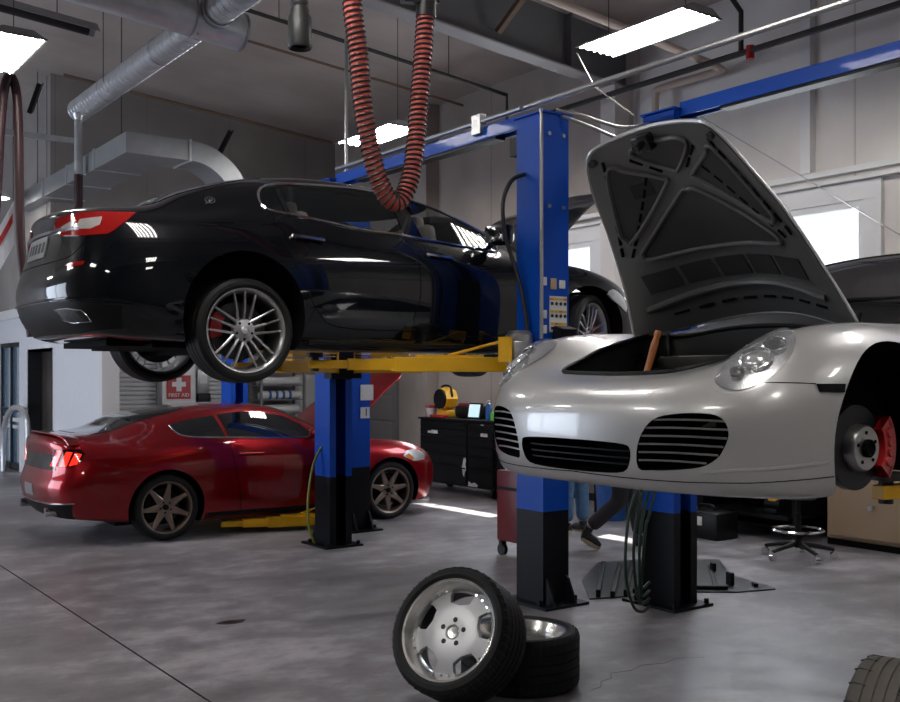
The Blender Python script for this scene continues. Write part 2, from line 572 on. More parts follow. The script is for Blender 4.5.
# office doorway: dark jamb and the side of the passage behind it
mb = MB()
mb.rng((4.40, 4.62), (16.75, 16.81), (0, 2.13)); mb.rng((4.40, 4.62), (18.27, 18.33), (0, 2.13)); mb.rng((4.40, 4.62), (16.75, 18.33), (2.09, 2.13))
o = mb.build('door_1', 'frame_dark'); o['kind'] = 'structure'
struct(MB().rng((4.60, 4.95), (16.62, 16.7), (0, 2.7)).rng((4.95, 5.0), (16.62, 18.5), (0, 2.7)), 'wall_passage', 'frame_dark')
struct(MB().rng((4.60, 5.0), (18.32, 18.5), (0, 2.7)), 'wall_passage_side', 'wall_gable')
mb = MB()
for v in (18.93, 19.62, 20.37):
    mb.rng((4.42, 4.52), (v - 0.04, v + 0.04), (0, 2.28))
mb.rng((4.42, 4.52), (18.9, 20.4), (2.20, 2.28)); mb.rng((4.42, 4.52), (18.9, 20.4), (0, 0.12)); mb.rng((4.42, 4.5), (18.9, 20.4), (1.05, 1.10))
o = mb.build('door_2', 'frame_dark'); o['kind'] = 'structure'
g = MB().rng((4.455, 4.465), (18.9, 20.4), (0.1, 2.22)).build('glass', 'door_glass', o, 0)
g = MB().rng((4.445, 4.475), (18.96, 20.34), (0.86, 0.93)).rng((4.445, 4.475), (18.96, 20.34), (0.74, 0.80)).build('frosted_band', 'white', o, 0)

# windows of the eave wall
for i, w in enumerate((W1, W2)):
    mb = MB()
    f = 0.07
    for (v0, v1, q0, q1) in ((w[0], w[0] + f, w[2] + f, w[3] - f), (w[1] - f, w[1], w[2] + f, w[3] - f), (w[0], w[1], w[2], w[2] + f), (w[0], w[1], w[3] - f, w[3])):
        mb.rng((UR - 0.02, UR + 0.1), (v0, v1), (q0, q1))
    o = mb.build('window_%d' % (i + 1), 'white'); o['kind'] = 'structure'
    mb = MB(); f = 0.2
    mb.rng((UR - 0.05, UR + .0), (w[0] - f, w[1] + f), (w[3], w[3] + 0.195))
    for (v0, v1) in ((w[0] - f, w[0]), (w[1], w[1] + f)):
        mb.rng((UR - 0.05, UR + .0), (v0, v1), (w[2] - .1, w[3] - .002))
    mb.build('casing', 'wall_trim' if 'wall_trim' in M else 'white', o, 0)
    MB().rng((UR + 0.05, UR + 0.06), (w[0], w[1]), (w[2], w[3])).build('glass', glass_mat('window glass', (0.8, 0.85, 0.9), 0.05, 0.06), o, 0)

struct(MB().rng((UR + .2, UR + .82), (VN, VB), (3.62, 3.70)), 'trim_7', 'white')
struct(MB().rng((UR + .83, UR + 1.9), (4.6, 7.55), (3.60, 3.68)), 'sun_board', 'white')  # unseen board added outside to keep sun off part of the floor
# rails and columns along the eave wall
struct(MB().rng((UR - 0.07, UR), (VN, VB), (3.80, 3.86)).rng((UR - 0.12, UR), (VN, VB), (3.70, 3.735)), 'trim_3', 'white')
for i, v in enumerate((6.62, 13.2, 14.2)):
    pass
struct(MB().rng((UR - 0.10, UR), (6.58, 6.70), (3.86, 6.1)), 'trim_4', 'white')
struct(MB().rng((UR - 0.32, UR), (9.27, 9.53), (0, 5.4)).rng((UR - 0.05, UR), (9.2, 9.6), (0, 5.4)), 'column_1', 'wall')
struct(MB().rng((UR - 0.30, UR), (2.6, 2.85), (0, 5.4)), 'column_2', 'wall')
struct(MB().rng((UR - 0.25, UR), (13.6, 13.9), (0, 6.1)), 'column_3', 'wall_shaded')
struct(MB().rng((UF, UR), (VN, VN + 0.02), (0, 0.1)).rng((UR - 0.02, UR), (VN, VB), (0, 0.1)), 'baseboard_right', 'frame_dark')

# tapered roof rafter: web, flanges
def rafter(v, name):
    def zb(u):
        return 5.40 + 0.082 * (UR - u) if u < 8.9 else 5.40 + 0.082 * (UR - u)
    sw = Matrix(((1, 0, 0, 0), (0, 0, 1, 0), (0, 1, 0, 0), (0, 0, 0, 1)))
    us = (UR, -6.0)
    web = MB().prism([(us[0], zb(us[0])), (us[0], ceil_z(us[0]) - .02), (us[1], ceil_z(us[1]) - .02), (us[1], zb(us[1]))], v - 0.01, v + 0.01, sw)
    o = struct(web, name, 'beam_grey')
    fl = MB().prism([(us[0], zb(us[0]) - 0.02), (us[0], zb(us[0])), (us[1], zb(us[1])), (us[1], zb(us[1]) - 0.02)], v - 0.13, v + 0.13, sw)
    fl.build('flange', 'flange', o, 0)
    st = MB()
    for u in (8.6, 6.4, 4.2):
        st.rng((u - 0.008, u + 0.008), (v - 0.12, v + 0.12), (zb(u), ceil_z(u) - 0.03))
    st.build('stiffener', 'beam_grey', o, 0)
    return o


rafter(9.40, 'roof_beam')
rafter(2.75, 'roof_beam')

# slab joint in the floor, shallow strips just proud of the concrete
mb = MB()

mb.box((2.09, 5.5, 0.0008), (0.012, 15.0, 0.0016))
struct(mb, 'floor_joint', 'ink')
ck = [(3.82, 3.97), (3.90, 3.98), (3.97, 4.05), (4.06, 4.06), (4.12, 4.13), (4.26, 4.10), (4.38, 4.14), (4.52, 4.09), (4.66, 4.12), (4.80, 4.03)]
mb = MB()
for i in range(len(ck) - 1):
    a, b = Vector((*ck[i], .0008)), Vector((*ck[i + 1], .0008))
    d = (b - a); an_ = math.degrees(math.atan2(d.y, d.x))
    mb.box((a + b) / 2, (d.length + .003, .004 - .0003 * i, .0012), (0, 0, an_))
struct(mb, 'floor_crack', 'ink')
# shutters of the back counter and the roller door in the eave wall
def shutter(name, axis, plane, a0, a1, z0, z1, pitch, material):
    mb = MB()
    n = int((z1 - z0) / pitch)
    for k in range(n):
        za = z0 + k * pitch
        if axis == 'V':
            mb.prism([(0, 0), (0.03, 0.01), (0.035, pitch * .5), (0.03, pitch * 0.9), (0, pitch)], a0, a1,
                     Matrix(((0, 0, 1, 0), (-1, 0, 0, plane), (0, 1, 0, za), (0, 0, 0, 1))))
        else:
            mb.prism([(0, 0), (0.03, 0.01), (0.035, pitch * .5), (0.03, pitch * 0.9), (0, pitch)], a0, a1,
                     Matrix(((-1, 0, 0, plane), (0, 0, 1, 0), (0, 1, 0, za), (0, 0, 0, 1))))
    return struct(mb, name, material)


shutter('door_3', 'V', VB, 5.05, 6.15, 0.9, 2.4, 0.075, 'shutter')
shutter('door_4', 'V', VB, 6.80, 7.45, 0.9, 2.4, 0.075, 'shutter')
shutter('door_5', 'U', UR, 14.9, 16.8, 0.0, 3.0, 0.45, 'door_grey')
struct(MB().rng((UR - 0.06, UR), (14.78, 14.9), (0, 3.1)).rng((UR - 0.06, UR), (14.78, 16.9), (3.0, 3.12)), 'trim_5', 'beam_grey')
struct(MB().rng((6.17, 6.75), (16.72, 17.0), (0, 3.0)), 'trim_6', 'white')
M['lamp_housing'] = mat('pale lamp housing', (.30, .29, .28), .45)
# ================================================================ high-bay light fittings
def light_fitting(name, label, u, v, z, group='high bay light fittings', L=1.27, W=.5, rz=0.0):
    t = thing(name, label, 'light', (u, v, z), rz, group)
    h = MB()
    # folded housing: flat top, sloping sides, end plates
    h.prism([(-W / 2, 0), (-W / 2 + .01, .012), (-.13, .07), (.13, .07), (W / 2 - .01, .012), (W / 2, 0), (W / 2 - .012, .0), (.125, .058), (-.125, .058), (-W / 2 + .012, 0)], -L / 2, L / 2, Matrix(((1, 0, 0, 0), (0, 0, 1, 0), (0, 1, 0, 0), (0, 0, 0, 1))))
    for s in (1, -1):
        h.rng((-W / 2, W / 2), (s * L / 2 - .004, s * L / 2 + .004), (0, .012)).prism([(-W / 2, 0), (-.13, .07), (.13, .07), (W / 2, 0)], s * L / 2 - .004, s * L / 2 + .004, Matrix(((1, 0, 0, 0), (0, 0, 1, 0), (0, 1, 0, 0), (0, 0, 0, 1))))
    h.build('housing', 'lamp_housing', t, 0)
    for k in range(6):
        x = -W / 2 + .045 + k * (W - .09) / 5
        b = MB().cyl((x, -L / 2 + .03, .006), (x, L / 2 - .03, .006), .0125, n=8).build('tube', 'tube', t, 60)
    wr = MB()
    for s in (1, -1):
        wr.tube([(0, s * L * .36, .07), (0, s * L * .36, ceil_z(u) - z - .003)], .004, 5)
    wr.build('suspension_wire', 'pipe_black', t, 0)
    return t


LAMPS = [(6.70, 6.28, 4.70, 'multi tube light fitting hanging above the silver car'),
         (6.83, 10.95, 4.70, 'multi tube light fitting seen behind the red ribbed hose'),
         (2.22, 10.20, 4.70, 'multi tube light fitting cut by the upper left frame edge')]
for (u, v, z, lab) in LAMPS:
    light_fitting('light_fitting', lab, u, v, z)
for (u, v) in ((2.2, 5.2), (2.2, 1.0), (6.8, 1.6), (-2.4, 5.2), (-2.4, 10.2), (-2.4, 1.0), (6.8, -2.6), (2.2, -2.6), (-2.4, 15.0)):  # unseen fittings, added for more light from overhead
    light_fitting('light_fitting', 'unseen multi tube light fitting added to brighten the room from above', u, v, 4.7)
# ================================================================ car body tools
def bspline_net(P, it=3):
    """control net that (nearly) interpolates P (n,K,3), mirrored in y at every border"""
    P = np.array(P, float)
    mir = np.array([1, -1, 1.0])

    def ext(Q):
        E = np.concatenate([Q[1:2] * mir, Q, Q[-2:-1] * mir], 0)
        return np.concatenate([E[:, 1:2] * mir, E, E[:, -2:-1] * mir], 1)

    Q = P.copy()
    for _ in range(it):
        E = ext(Q)
        A = (E[:-2] + 4 * E[1:-1] + E[2:]) / 6
        S = (A[:, :-2] + 4 * A[:, 1:-1] + A[:, 2:]) / 6
        Q = Q + 0.85 * (P - S)
        Q[0, :, 1] = 0; Q[-1, :, 1] = 0; Q[:, 0, 1] = 0; Q[:, -1, 1] = 0
    return ext(Q)


def basis(t):
    return np.array([(1 - t) ** 3, 3 * t ** 3 - 6 * t * t + 4, -3 * t ** 3 + 3 * t * t + 3 * t + 1, t ** 3]) / 6


def body_bm(P, cm=7, rm=6):
    E = bspline_net(P)
    n, K = len(P), len(P[0])

    def mat_(cnt, sub):
        W = np.zeros(((cnt - 1) * sub + 1, cnt + 2))
        for i in range((cnt - 1) * sub + 1):
            s = min(i // sub, cnt - 2)
            t = i / sub - s
            W[i, s:s + 4] += basis(t)
        return W

    S = np.einsum('ia,abk,jb->ijk', mat_(n, cm), E, mat_(K, rm))
    S[:, 0, 1] = 0; S[:, -1, 1] = 0; S[0, :, 1] = 0; S[-1, :, 1] = 0
    bm = bmesh.new()
    for sgn in (1, -1):
        V = [[bm.verts.new((p[0], p[1] * sgn, p[2])) for p in row] for row in S]
        for i in range(len(V) - 1):
            for j in range(len(V[0]) - 1):
                q = (V[i][j], V[i + 1][j], V[i + 1][j + 1], V[i][j + 1])
                bm.faces.new(q if sgn > 0 else q[::-1])
    bmesh.ops.remove_doubles(bm, verts=bm.verts, dist=1e-4)
    bmesh.ops.dissolve_degenerate(bm, edges=bm.edges, dist=1e-5)
    bmesh.ops.recalc_face_normals(bm, faces=bm.faces)
    return bm


def section(x, pts, under=0.6):
    """rows 1.. of a cross-section: pts of (y,z) or (x,y,z); the under-centre row is added"""
    out = []
    for p in pts:
        out.append((x, p[0], p[1]) if len(p) == 2 else tuple(p))
    return [(out[0][0], 0.0, out[0][2])] + out


def cut(bm, name, cutters, mats):
    """boolean difference of MB cutters out of bm; the cut faces take the cutter's material"""
    me = bpy.data.meshes.new(name); bm.to_mesh(me)
    for m in mats:
        me.materials.append(M[m])
    ob = bpy.data.objects.new(name, me); COL.objects.link(ob)
    tmp = []
    for (c, material) in cutters:
        co = c.build('cutter', material, None, 0)
        tmp.append(co)
        md = ob.modifiers.new('cut', 'BOOLEAN'); md.operation = 'DIFFERENCE'; md.solver = 'EXACT'; md.object = co
        md.material_mode = 'TRANSFER'
    dg = bpy.context.evaluated_depsgraph_get()
    me2 = bpy.data.meshes.new_from_object(ob.evaluated_get(dg), preserve_all_data_layers=True, depsgraph=dg)
    for c in tmp:
        d = c.data; bpy.data.objects.remove(c); bpy.data.meshes.remove(d)
    bpy.data.objects.remove(ob); bpy.data.meshes.remove(me)
    return me2


def mesh_obj(me, name, parent, smooth=32):
    me.name = name
    me.shade_smooth(); me.set_sharp_from_angle(angle=R(smooth))
    o = bpy.data.objects.new(name, me); COL.objects.link(o)
    if parent is not None:
        o.parent = parent
    return o


FRAMES = {
    'R': (Vector((0, -4, 0)), Vector((1, 0, 0)), Vector((0, 0, 1)), Vector((0, 1, 0))),
    'L': (Vector((0, 4, 0)), Vector((1, 0, 0)), Vector((0, 0, 1)), Vector((0, -1, 0))),
    'F': (Vector((8, 0, 0)), Vector((0, 1, 0)), Vector((0, 0, 1)), Vector((-1, 0, 0))),
    'B': (Vector((-8, 0, 0)), Vector((0, 1, 0)), Vector((0, 0, 1)), Vector((1, 0, 0))),
    'T': (Vector((0, 0, 6)), Vector((1, 0, 0)), Vector((0, 1, 0)), Vector((0, 0, -1))),
}


def yaw_frame(deg, pitch=0):
    """looks at the car from azimuth deg (0 = from the front +x, 90 = from the left +y), pitch = from above"""
    a, p = R(deg), R(pitch)
    d = Vector((math.cos(a) * math.cos(p), math.sin(a) * math.cos(p), math.sin(p)))
    return (d * 8, Vector((-math.sin(a), math.cos(a), 0)), Vector((-math.sin(p) * math.cos(a), -math.sin(p) * math.sin(a), math.cos(p))), -d)


def project(bvh, frame, p):
    o, ex, ey, d = FRAMES[frame] if isinstance(frame, str) else frame
    q = o + ex * p[0] + ey * p[1]
    h = bvh.ray_cast(q, d)
    if h[0] is None:
        # nearest approach along the ray: march and take the closest surface point
        best = None
        for k in range(60):
            x = q + d * (k * 0.2)
            r = bvh.find_nearest(x)
            if r[0] is not None and (best is None or r[3] < best[3]):
                best = r
        h = best
    n = h[1]
    if n.dot(d) > 0:
        n = -n
    return h[0], n


def patch(mb, bvh, frame, poly, off=0.004, sink=0.01, step=0.05, mirror=False, inflate=0.0, smooth=0, centre=None):
    """a plate with the outline <poly> (frame coordinates) that follows the body surface"""
    if smooth:
        poly = spline(poly, smooth, True)
    t = bmesh.new()
    vs = [t.verts.new((p[0], p[1], 0)) for p in poly]
    t.faces.new(vs)
    xs = [p[0] for p in poly]; ys = [p[1] for p in poly]
    for k in range(int(math.floor(min(xs) / step)), int(math.ceil(max(xs) / step))):
        bmesh.ops.bisect_plane(t, geom=t.verts[:] + t.edges[:] + t.faces[:], dist=1e-6, plane_co=(k * step + .0007, 0, 0), plane_no=(1, 0, 0))
    for k in range(int(math.floor(min(ys) / step)), int(math.ceil(max(ys) / step))):
        bmesh.ops.bisect_plane(t, geom=t.verts[:] + t.edges[:] + t.faces[:], dist=1e-6, plane_co=(0, k * step + .0007, 0), plane_no=(0, 1, 0))
    t.verts.ensure_lookup_table()
    cx, cy = sum(xs) / len(xs), sum(ys) / len(ys)
    data = []
    border = set()
    for e in t.edges:
        if len(e.link_faces) == 1:
            border.update((e.verts[0].index, e.verts[1].index))
    t.verts.index_update()
    border = set()
    for e in t.edges:
        if len(e.link_faces) == 1:
            border.add(e.verts[0].index); border.add(e.verts[1].index)
    bl = [t.verts[i].co.copy() for i in border]
    for v in t.verts:
        loc, n = project(bvh, frame, (v.co.x, v.co.y))
        inf = 0.0
        if inflate:
            dd = min((v.co - b).length for b in bl)
            inf = inflate * min(1.0, dd / (0.5 * min(max(xs) - min(xs), max(ys) - min(ys)) + 1e-6)) ** 0.5
        data.append((loc, n, inf))
    faces = [[v.index for v in f.verts] for f in t.faces]
    edges = [(e.verts[0].index, e.verts[1].index) for e in t.edges if len(e.link_faces) == 1]
    t.free()
    for sg in ((1, -1) if mirror else (1,)):
        mv = Vector((1, sg, 1))
        top = [mb.bm.verts.new((loc + n * (off + inf)) * mv) for loc, n, inf in data]
        bot = [mb.bm.verts.new((loc - n * sink) * mv) for loc, n, inf in data]
        for f in faces:
            try:
                mb.bm.faces.new([top[i] for i in f])
                mb.bm.faces.new([bot[i] for i in reversed(f)])
            except ValueError:
                pass
        for a, b in edges:
            try:
                mb.bm.faces.new((top[a], top[b], bot[b], bot[a]))
            except ValueError:
                pass
    return mb


def surf_line(mb, bvh, frame, pts, r=0.003, off=0.0, step=0.04, mirror=False, n=6, smooth=0, closed=False, lead=None):
    if smooth:
        pts = spline(pts, smooth, closed)
    P = []
    L = list(pts) + ([pts[0]] if closed else [])
    for a, b in zip(L[:-1], L[1:]):
        d = math.hypot(b[0] - a[0], b[1] - a[1])
        k = max(1, int(d / step))
        for i in range(k):
            P.append((a[0] + (b[0] - a[0]) * i / k, a[1] + (b[1] - a[1]) * i / k))
    if not closed:
        P.append(L[-1])
    Q = []
    for p in P:
        loc, nn = project(bvh, frame, p)
        Q.append(loc + nn * off)
    for sg in ((1, -1) if mirror else (1,)):
        mb.tube([q * Vector((1, sg, 1)) for q in Q], r, n, closed=closed)
    return mb


# ---------------------------------------------------------------- wheels (axis = local Y, outer face towards -Y)
AX = Matrix(((1, 0, 0, 0), (0, 0, -1, 0), (0, 1, 0, 0), (0, 0, 0, 1)))   # lathe Z -> -Y ... local z becomes y


def wheel_axis(side):
    """matrix taking lathe space (Z = outward) to car space; side -1 = right (-y), +1 = left"""
    if side < 0:
        return Matrix(((1, 0, 0, 0), (0, 0, -1, 0), (0, 1, 0, 0), (0, 0, 0, 1)))
    return Matrix(((-1, 0, 0, 0), (0, 0, 1, 0), (0, 1, 0, 0), (0, 0, 0, 1)))


def tyre_profile(Rt, Rr, w, grooves=(0.25, 0.5, 0.75)):
    """(r,z) from the inner bead round the tread to the outer bead, z from -w/2 to w/2"""
    h = w / 2
    sw = Rt - Rr
    p = [(Rr - 0.012, -h * 0.80), (Rr + 0.004, -h * 0.90), (Rr + sw * 0.35, -h * 1.0), (Rr + sw * 0.65, -h * 0.985), (Rt - 0.018, -h * 0.93), (Rt - 0.004, -h * 0.82)]
    for g in grooves:
        zc = -h * 0.8 + h * 1.6 * g
        gw = 0.0045
        p += [(Rt, zc - gw), (Rt - 0.007, zc - gw * 0.7), (Rt - 0.007, zc + gw * 0.7), (Rt, zc + gw)]
    p += [(Rt - 0.004, h * 0.82), (Rt - 0.018, h * 0.93), (Rr + sw * 0.65, h * 0.985), (Rr + sw * 0.35, h * 1.0), (Rr + 0.012, h * 0.93), (Rr + 0.004, h * 0.90), (Rr - 0.012, h * 0.80)]
    return p


def barrel_profile(Rr, w, lip=0.018):
    h = w / 2
    return [(Rr - .002, -h * 0.86), (Rr + 0.006, -h * 0.9), (Rr + 0.006, -h * 0.93), (Rr - 0.012, -h * 0.9), (Rr - 0.028, -h * 0.4), (Rr - 0.03, h * 0.55), (Rr - lip, h * 0.80), (Rr - 0.006, h * 0.88), (Rr + 0.007, h * 0.90), (Rr + 0.010, h * 0.84), (Rr, h * 0.80), (Rr - .012, h * .5), (Rr - .014, -h * .4)]


def spoke_strip(mb, a, half, rz, mtx, thick=0.03, nseg=8, taper=0.5):
    """one spoke: a = centre angle, half(r) -> half angle offset in metres, rz = list of (r,z)"""
    rows_t, rows_b = [], []
    for (r, z) in rz:
        hw = half(r)
        t, b = [], []
        for k in (-1, -0.72, 0.72, 1):
            off = k * hw
            zz = z - (0.006 if abs(k) == 1 else 0)
            x, y = r * math.cos(a) - off * math.sin(a), r * math.sin(a) + off * math.cos(a)
            t.append(mtx @ Vector((x, y, zz)))
            b.append(mtx @ Vector((r * math.cos(a) - off * taper * math.sin(a), r * math.sin(a) + off * taper * math.cos(a), zz - thick)))
        rows_t.append(t); rows_b.append(b)
    T = [[mb.bm.verts.new(p) for p in row] for row in rows_t]
    B = [[mb.bm.verts.new(p) for p in row] for row in rows_b]
    for i in range(len(T) - 1):
        for j in range(3):
            mb.bm.faces.new((T[i][j], T[i + 1][j], T[i + 1][j + 1], T[i][j + 1]))
            mb.bm.faces.new((B[i][j], B[i][j + 1], B[i + 1][j + 1], B[i + 1][j]))
        mb.bm.faces.new((T[i][0], B[i][0], B[i + 1][0], T[i + 1][0]))
        mb.bm.faces.new((T[i][3], T[i + 1][3], B[i + 1][3], B[i][3]))
    for i in (0, -1):
        mb.bm.faces.new([T[i][j] for j in range(4)] + [B[i][j] for j in (3, 2, 1, 0)])


def bar_spoke(mb, p0, p1, w0, w1, z0, z1, mtx, thick=0.028):
    """straight spoke between two points of the wheel face"""
    a, b = Vector((p0[0], p0[1], 0)), Vector((p1[0], p1[1], 0))
    d = (b - a).normalized(); n = Vector((-d.y, d.x, 0))
    T, B = [], []
    for t in (0, 0.35, 0.7, 1.0):
        c = a.lerp(b, t); w = w0 + (w1 - w0) * t
        z = z0 + (z1 - z0) * t + 0.006 * math.sin(PI * t)
        T.append([mb.bm.verts.new(mtx @ (c + n * w * k + Vector((0, 0, z - (0.004 if abs(k) == 1 else 0))))) for k in (-1, -.5, .5, 1)])
        B.append([mb.bm.verts.new(mtx @ (c + n * w * k * .7 + Vector((0, 0, z - thick)))) for k in (-1, -.5, .5, 1)])
    for i in range(3):
        for j in range(3):
            mb.bm.faces.new((T[i][j], T[i + 1][j], T[i + 1][j + 1], T[i][j + 1]))
            mb.bm.faces.new((B[i][j], B[i][j + 1], B[i + 1][j + 1], B[i + 1][j]))
        mb.bm.faces.new((T[i][0], B[i][0], B[i + 1][0], T[i + 1][0]))
        mb.bm.faces.new((T[i][3], T[i + 1][3], B[i + 1][3], B[i][3]))
    for i in (0, 3):
        mb.bm.faces.new([T[i][j] for j in range(4)] + [B[i][j] for j in (3, 2, 1, 0)])


def car_wheel(parent, x, y, z, side, Rt, Rr, w, style, rim_mat, steer=0.0, caliper=None, rot=0.0, caliper_at=0.6):
    A = Matrix.Translation((x, y, z)) @ Matrix.Rotation(steer, 4, 'Z') @ wheel_axis(side)
    h = w / 2
    rim = MB().lathe(barrel_profile(Rr, w), 56, A, closed=True)
    face = h * 0.80
    if style == 'split15':
        for k in range(5):
            a = rot + k * 2 * PI / 5
            u = lambda r, da: (r * math.cos(a + da), r * math.sin(a + da))
            bar_spoke(rim, u(0.05, 0), u(Rr - 0.012, 0), 0.010, 0.0058, face - 0.028, face - 0.006, A)
            for s in (-1, 1):
                bar_spoke(rim, u(0.072, s * PI / 5 * 0.92), u(Rr - 0.012, s * 0.30), 0.0105, 0.0058, face - 0.03, face - 0.006, A)
        rim.lathe([(0.0, face - 0.02), (0.034, face - 0.02), (0.075, face - 0.026), (0.085, face - 0.05), (0.0, face - 0.06)], 32, A)
    elif style == 'seven':
        for k in range(7):
            a = rot + k * 2 * PI / 7
            spoke_strip(rim, a, lambda r: 0.048 - 0.024 * min(1, max(0, (r - 0.075) / (Rr - 0.11))) - 0.006 * math.sin(PI * min(1, r / Rr)), [(0.06, face - 0.035), (0.10, face - 0.032), (0.15, face - 0.024), (Rr - 0.04, face - 0.010), (Rr - 0.010, face - 0.010)], A, 0.032)
        rim.lathe([(0.0, face - 0.045), (0.034, face - 0.045), (0.036, face - 0.033), (0.082, face - 0.032), (0.09, face - 0.06), (0, face - 0.07)], 32, A)
    wo = rim.build('wheel', rim_mat, parent, 30)
    MB().lathe(tyre_profile(Rt, Rr, w), 72, A, closed=True).build('tyre', 'tyre', wo, 30)
    MB().lathe([(0.0, face - 0.012), (0.022, face - 0.013), (0.029, face - 0.02), (0.029, face - 0.05), (0, face - 0.05)], 24, A).build('hub_cap', 'trim_black' if style == 'seven' else 'rim_silver', wo)
    for k in range(5):
        a = rot + PI / 5 + k * 2 * PI / 5
        c = A @ Vector((0.057 * math.cos(a), 0.057 * math.sin(a), face - 0.03)); d = A.to_3x3() @ Vector((0, 0, 1))
        MB().cyl(c - d * 0.004, c + d * 0.008, 0.0095, n=6).build('lug_nut', 'gloss_black', wo)
    MB().lathe([(0.0, -0.01), (0.08, 0.0), (0.09, -0.015), (Rr * 0.70, -0.015), (Rr * 0.70, -0.045), (0.0, -0.045)], 40, A).build('brake_disc', 'disc', wo)
    if caliper:
        cm = MB()
        a = caliper_at
        cm.lathe([(Rr * 0.50, 0.03), (Rr * 0.78, 0.03), (Rr * 0.80, 0.0), (Rr * 0.80, -0.06), (Rr * 0.5, -0.06)], 10, A, closed=True, a0=a - 0.42, a1=a + 0.42)
        cm.build('brake_caliper', caliper, wo)
    return wo
JOINT = [(-.66, .178), (-.53, .174), (-.41, .172), (-.23, .172), (0, .178), (.14, .186), (.31, .195)]
# ================================================================ silver sports car on the near lift
def silver_net():
    C = []
    # nose, fanned columns (front centre -> corner)
    C.append([(.50, 0, .12), (.76, 0, .12), (.865, 0, .135), (.915, 0, .20), (.928, 0, .33), (.918, 0, .44), (.868, 0, .515), (.78, 0, .543), (.68, 0, .568), (.58, 0, .60), (.50, 0, .626)])
    C.append([(.47, 0, .12), (.73, .26, .12), (.842, .34, .13), (.890, .365, .20), (.903, .37, .33), (.89, .365, .445), (.83, .34, .525), (.74, .28, .555), (.64, .215, .58), (.54, .11, .61), (.46, 0, .635)])
    C.append([(.42, 0, .12), (.64, .47, .12), (.745, .60, .125), (.785, .635, .20), (.798, .645, .35), (.782, .635, .475), (.715, .585, .575), (.63, .49, .60), (.54, .36, .605), (.46, .19, .628), (.39, 0, .652)])
    C.append([(.36, 0, .12), (.52, .58, .12), (.60, .75, .12), (.63, .785, .20), (.64, .79, .37), (.635, .775, .50), (.585, .705, .635), (.54, .595, .668), (.44, .43, .634), (.36, .215, .65), (.30, 0, .67)])
    C.append([(.25, 0, .12), (.33, .63, .12), (.36, .825, .12), (.39, .862, .22), (.395, .868, .39), (.385, .858, .56), (.375, .765, .715), (.36, .63, .738), (.29, .44, .672), (.22, .22, .68), (.18, 0, .694)])
    C.append([(0, 0, .14), (0, .66, .145), (0, .835, .16), (0, .878, .26), (0, .888, .43), (0, .876, .62), (-.0, .775, .752), (-.01, .64, .770), (-.03, .45, .722), (-.04, .22, .738), (-.05, 0, .748)])
    C.append(section(-.40, [(.66, .165), (.82, .18), (.868, .28), (.882, .46), (.868, .65), (.77, .765), (.64, .785), (.46, .785), (.23, .81), (0, .82)]))
    C.append(section(-.72, [(.66, .165), (.81, .18), (.855, .28), (.872, .47), (.858, .68), (.765, .81), (.68, .845), (.54, .875), (.28, .90), (0, .912)]))
    C.append(section(-1.05, [(.66, .165), (.81, .18), (.85, .28), (.868, .48), (.852, .69), (.772, .835), (.71, .915), (.60, .995), (.33, 1.045), (0, 1.06)]))
    C.append(section(-1.38, [(.66, .165), (.81, .18), (.85, .28), (.868, .49), (.852, .70), (.776, .84), (.705, .985), (.585, 1.13), (.33, 1.185), (0, 1.20)]))
    C.append(section(-1.75, [(.66, .165), (.81, .18), (.85, .28), (.87, .50), (.855, .71), (.776, .845), (.70, 1.015), (.565, 1.175), (.31, 1.232), (0, 1.245)]))
    C.append(section(-2.2, [(.66, .165), (.83, .18), (.885, .29), (.905, .52), (.885, .73), (.77, .865), (.675, 1.0), (.53, 1.14), (.29, 1.20), (0, 1.215)]))
    C.append(section(-2.65, [(.66, .165), (.83, .18), (.895, .30), (.915, .53), (.89, .75), (.745, .88), (.62, .97), (.48, 1.05), (.26, 1.10), (0, 1.11)]))
    C.append(section(-3.05, [(.62, .18), (.78, .21), (.86, .33), (.875, .53), (.835, .73), (.69, .85), (.56, .88), (.43, .905), (.22, .925), (0, .93)]))
    C.append([(-3.1, 0, .2), (-3.2, .5, .2), (-3.28, .62, .24), (-3.34, .68, .36), (-3.36, .69, .53), (-3.3, .66, .70), (-3.2, .54, .79), (-3.18, .44, .82), (-3.16, .33, .85), (-3.14, .17, .87), (-3.12, 0, .875)])
    C.append([(-3.15, 0, .2), (-3.3, 0, .2), (-3.37, 0, .24), (-3.44, 0, .36), (-3.46, 0, .53), (-3.4, 0, .68), (-3.33, 0, .76), (-3.29, 0, .79), (-3.26, 0, .81), (-3.22, 0, .835), (-3.18, 0, .85)])
    return C


sil = thing('sports_car', 'silver sports car raised on a lift with its front hood open and front wheel off', 'car', (3.72, 3.03, 1.12), PI)
bm = body_bm(silver_net(), 8, 7)
bvh = BVHTree.FromBMesh(bm)
SIL = bvh
GR_SIDE = spline([(.345, .215), (.350, .30), (.385, .37), (.43, .407), (.50, .422), (.57, .426), (.63, .42), (.662, .395), (.672, .35), (.657, .30), (.633, .262), (.58, .230), (.48, .214), (.40, .209)], 3, True)
GR_MID = spline([(-.315, .285), (-.285, .302), (-.15, .308), (0, .309), (.15, .308), (.285, .302), (.315, .285), (.312, .24), (.275, .195), (.15, .184), (0, .182), (-.15, .184), (-.275, .195), (-.312, .24)], 3, True)
HOOD = [(.715, 0), (.71, .14), (.70, .25), (.685, .325), (.635, .375), (.52, .425), (.25, .50), (0, .56), (-.18, .61), (-.25, .615), (-.27, .5), (-.282, .25), (-.285, 0)]
HOODP = HOOD + [(p[0], -p[1]) for p in HOOD[-2:0:-1]]
YZ = Matrix(((0, 0, 1, 0), (1, 0, 0, 0), (0, 1, 0, 0), (0, 0, 0, 1)))   # prism poly (y,z) extruded along x
cutters = []
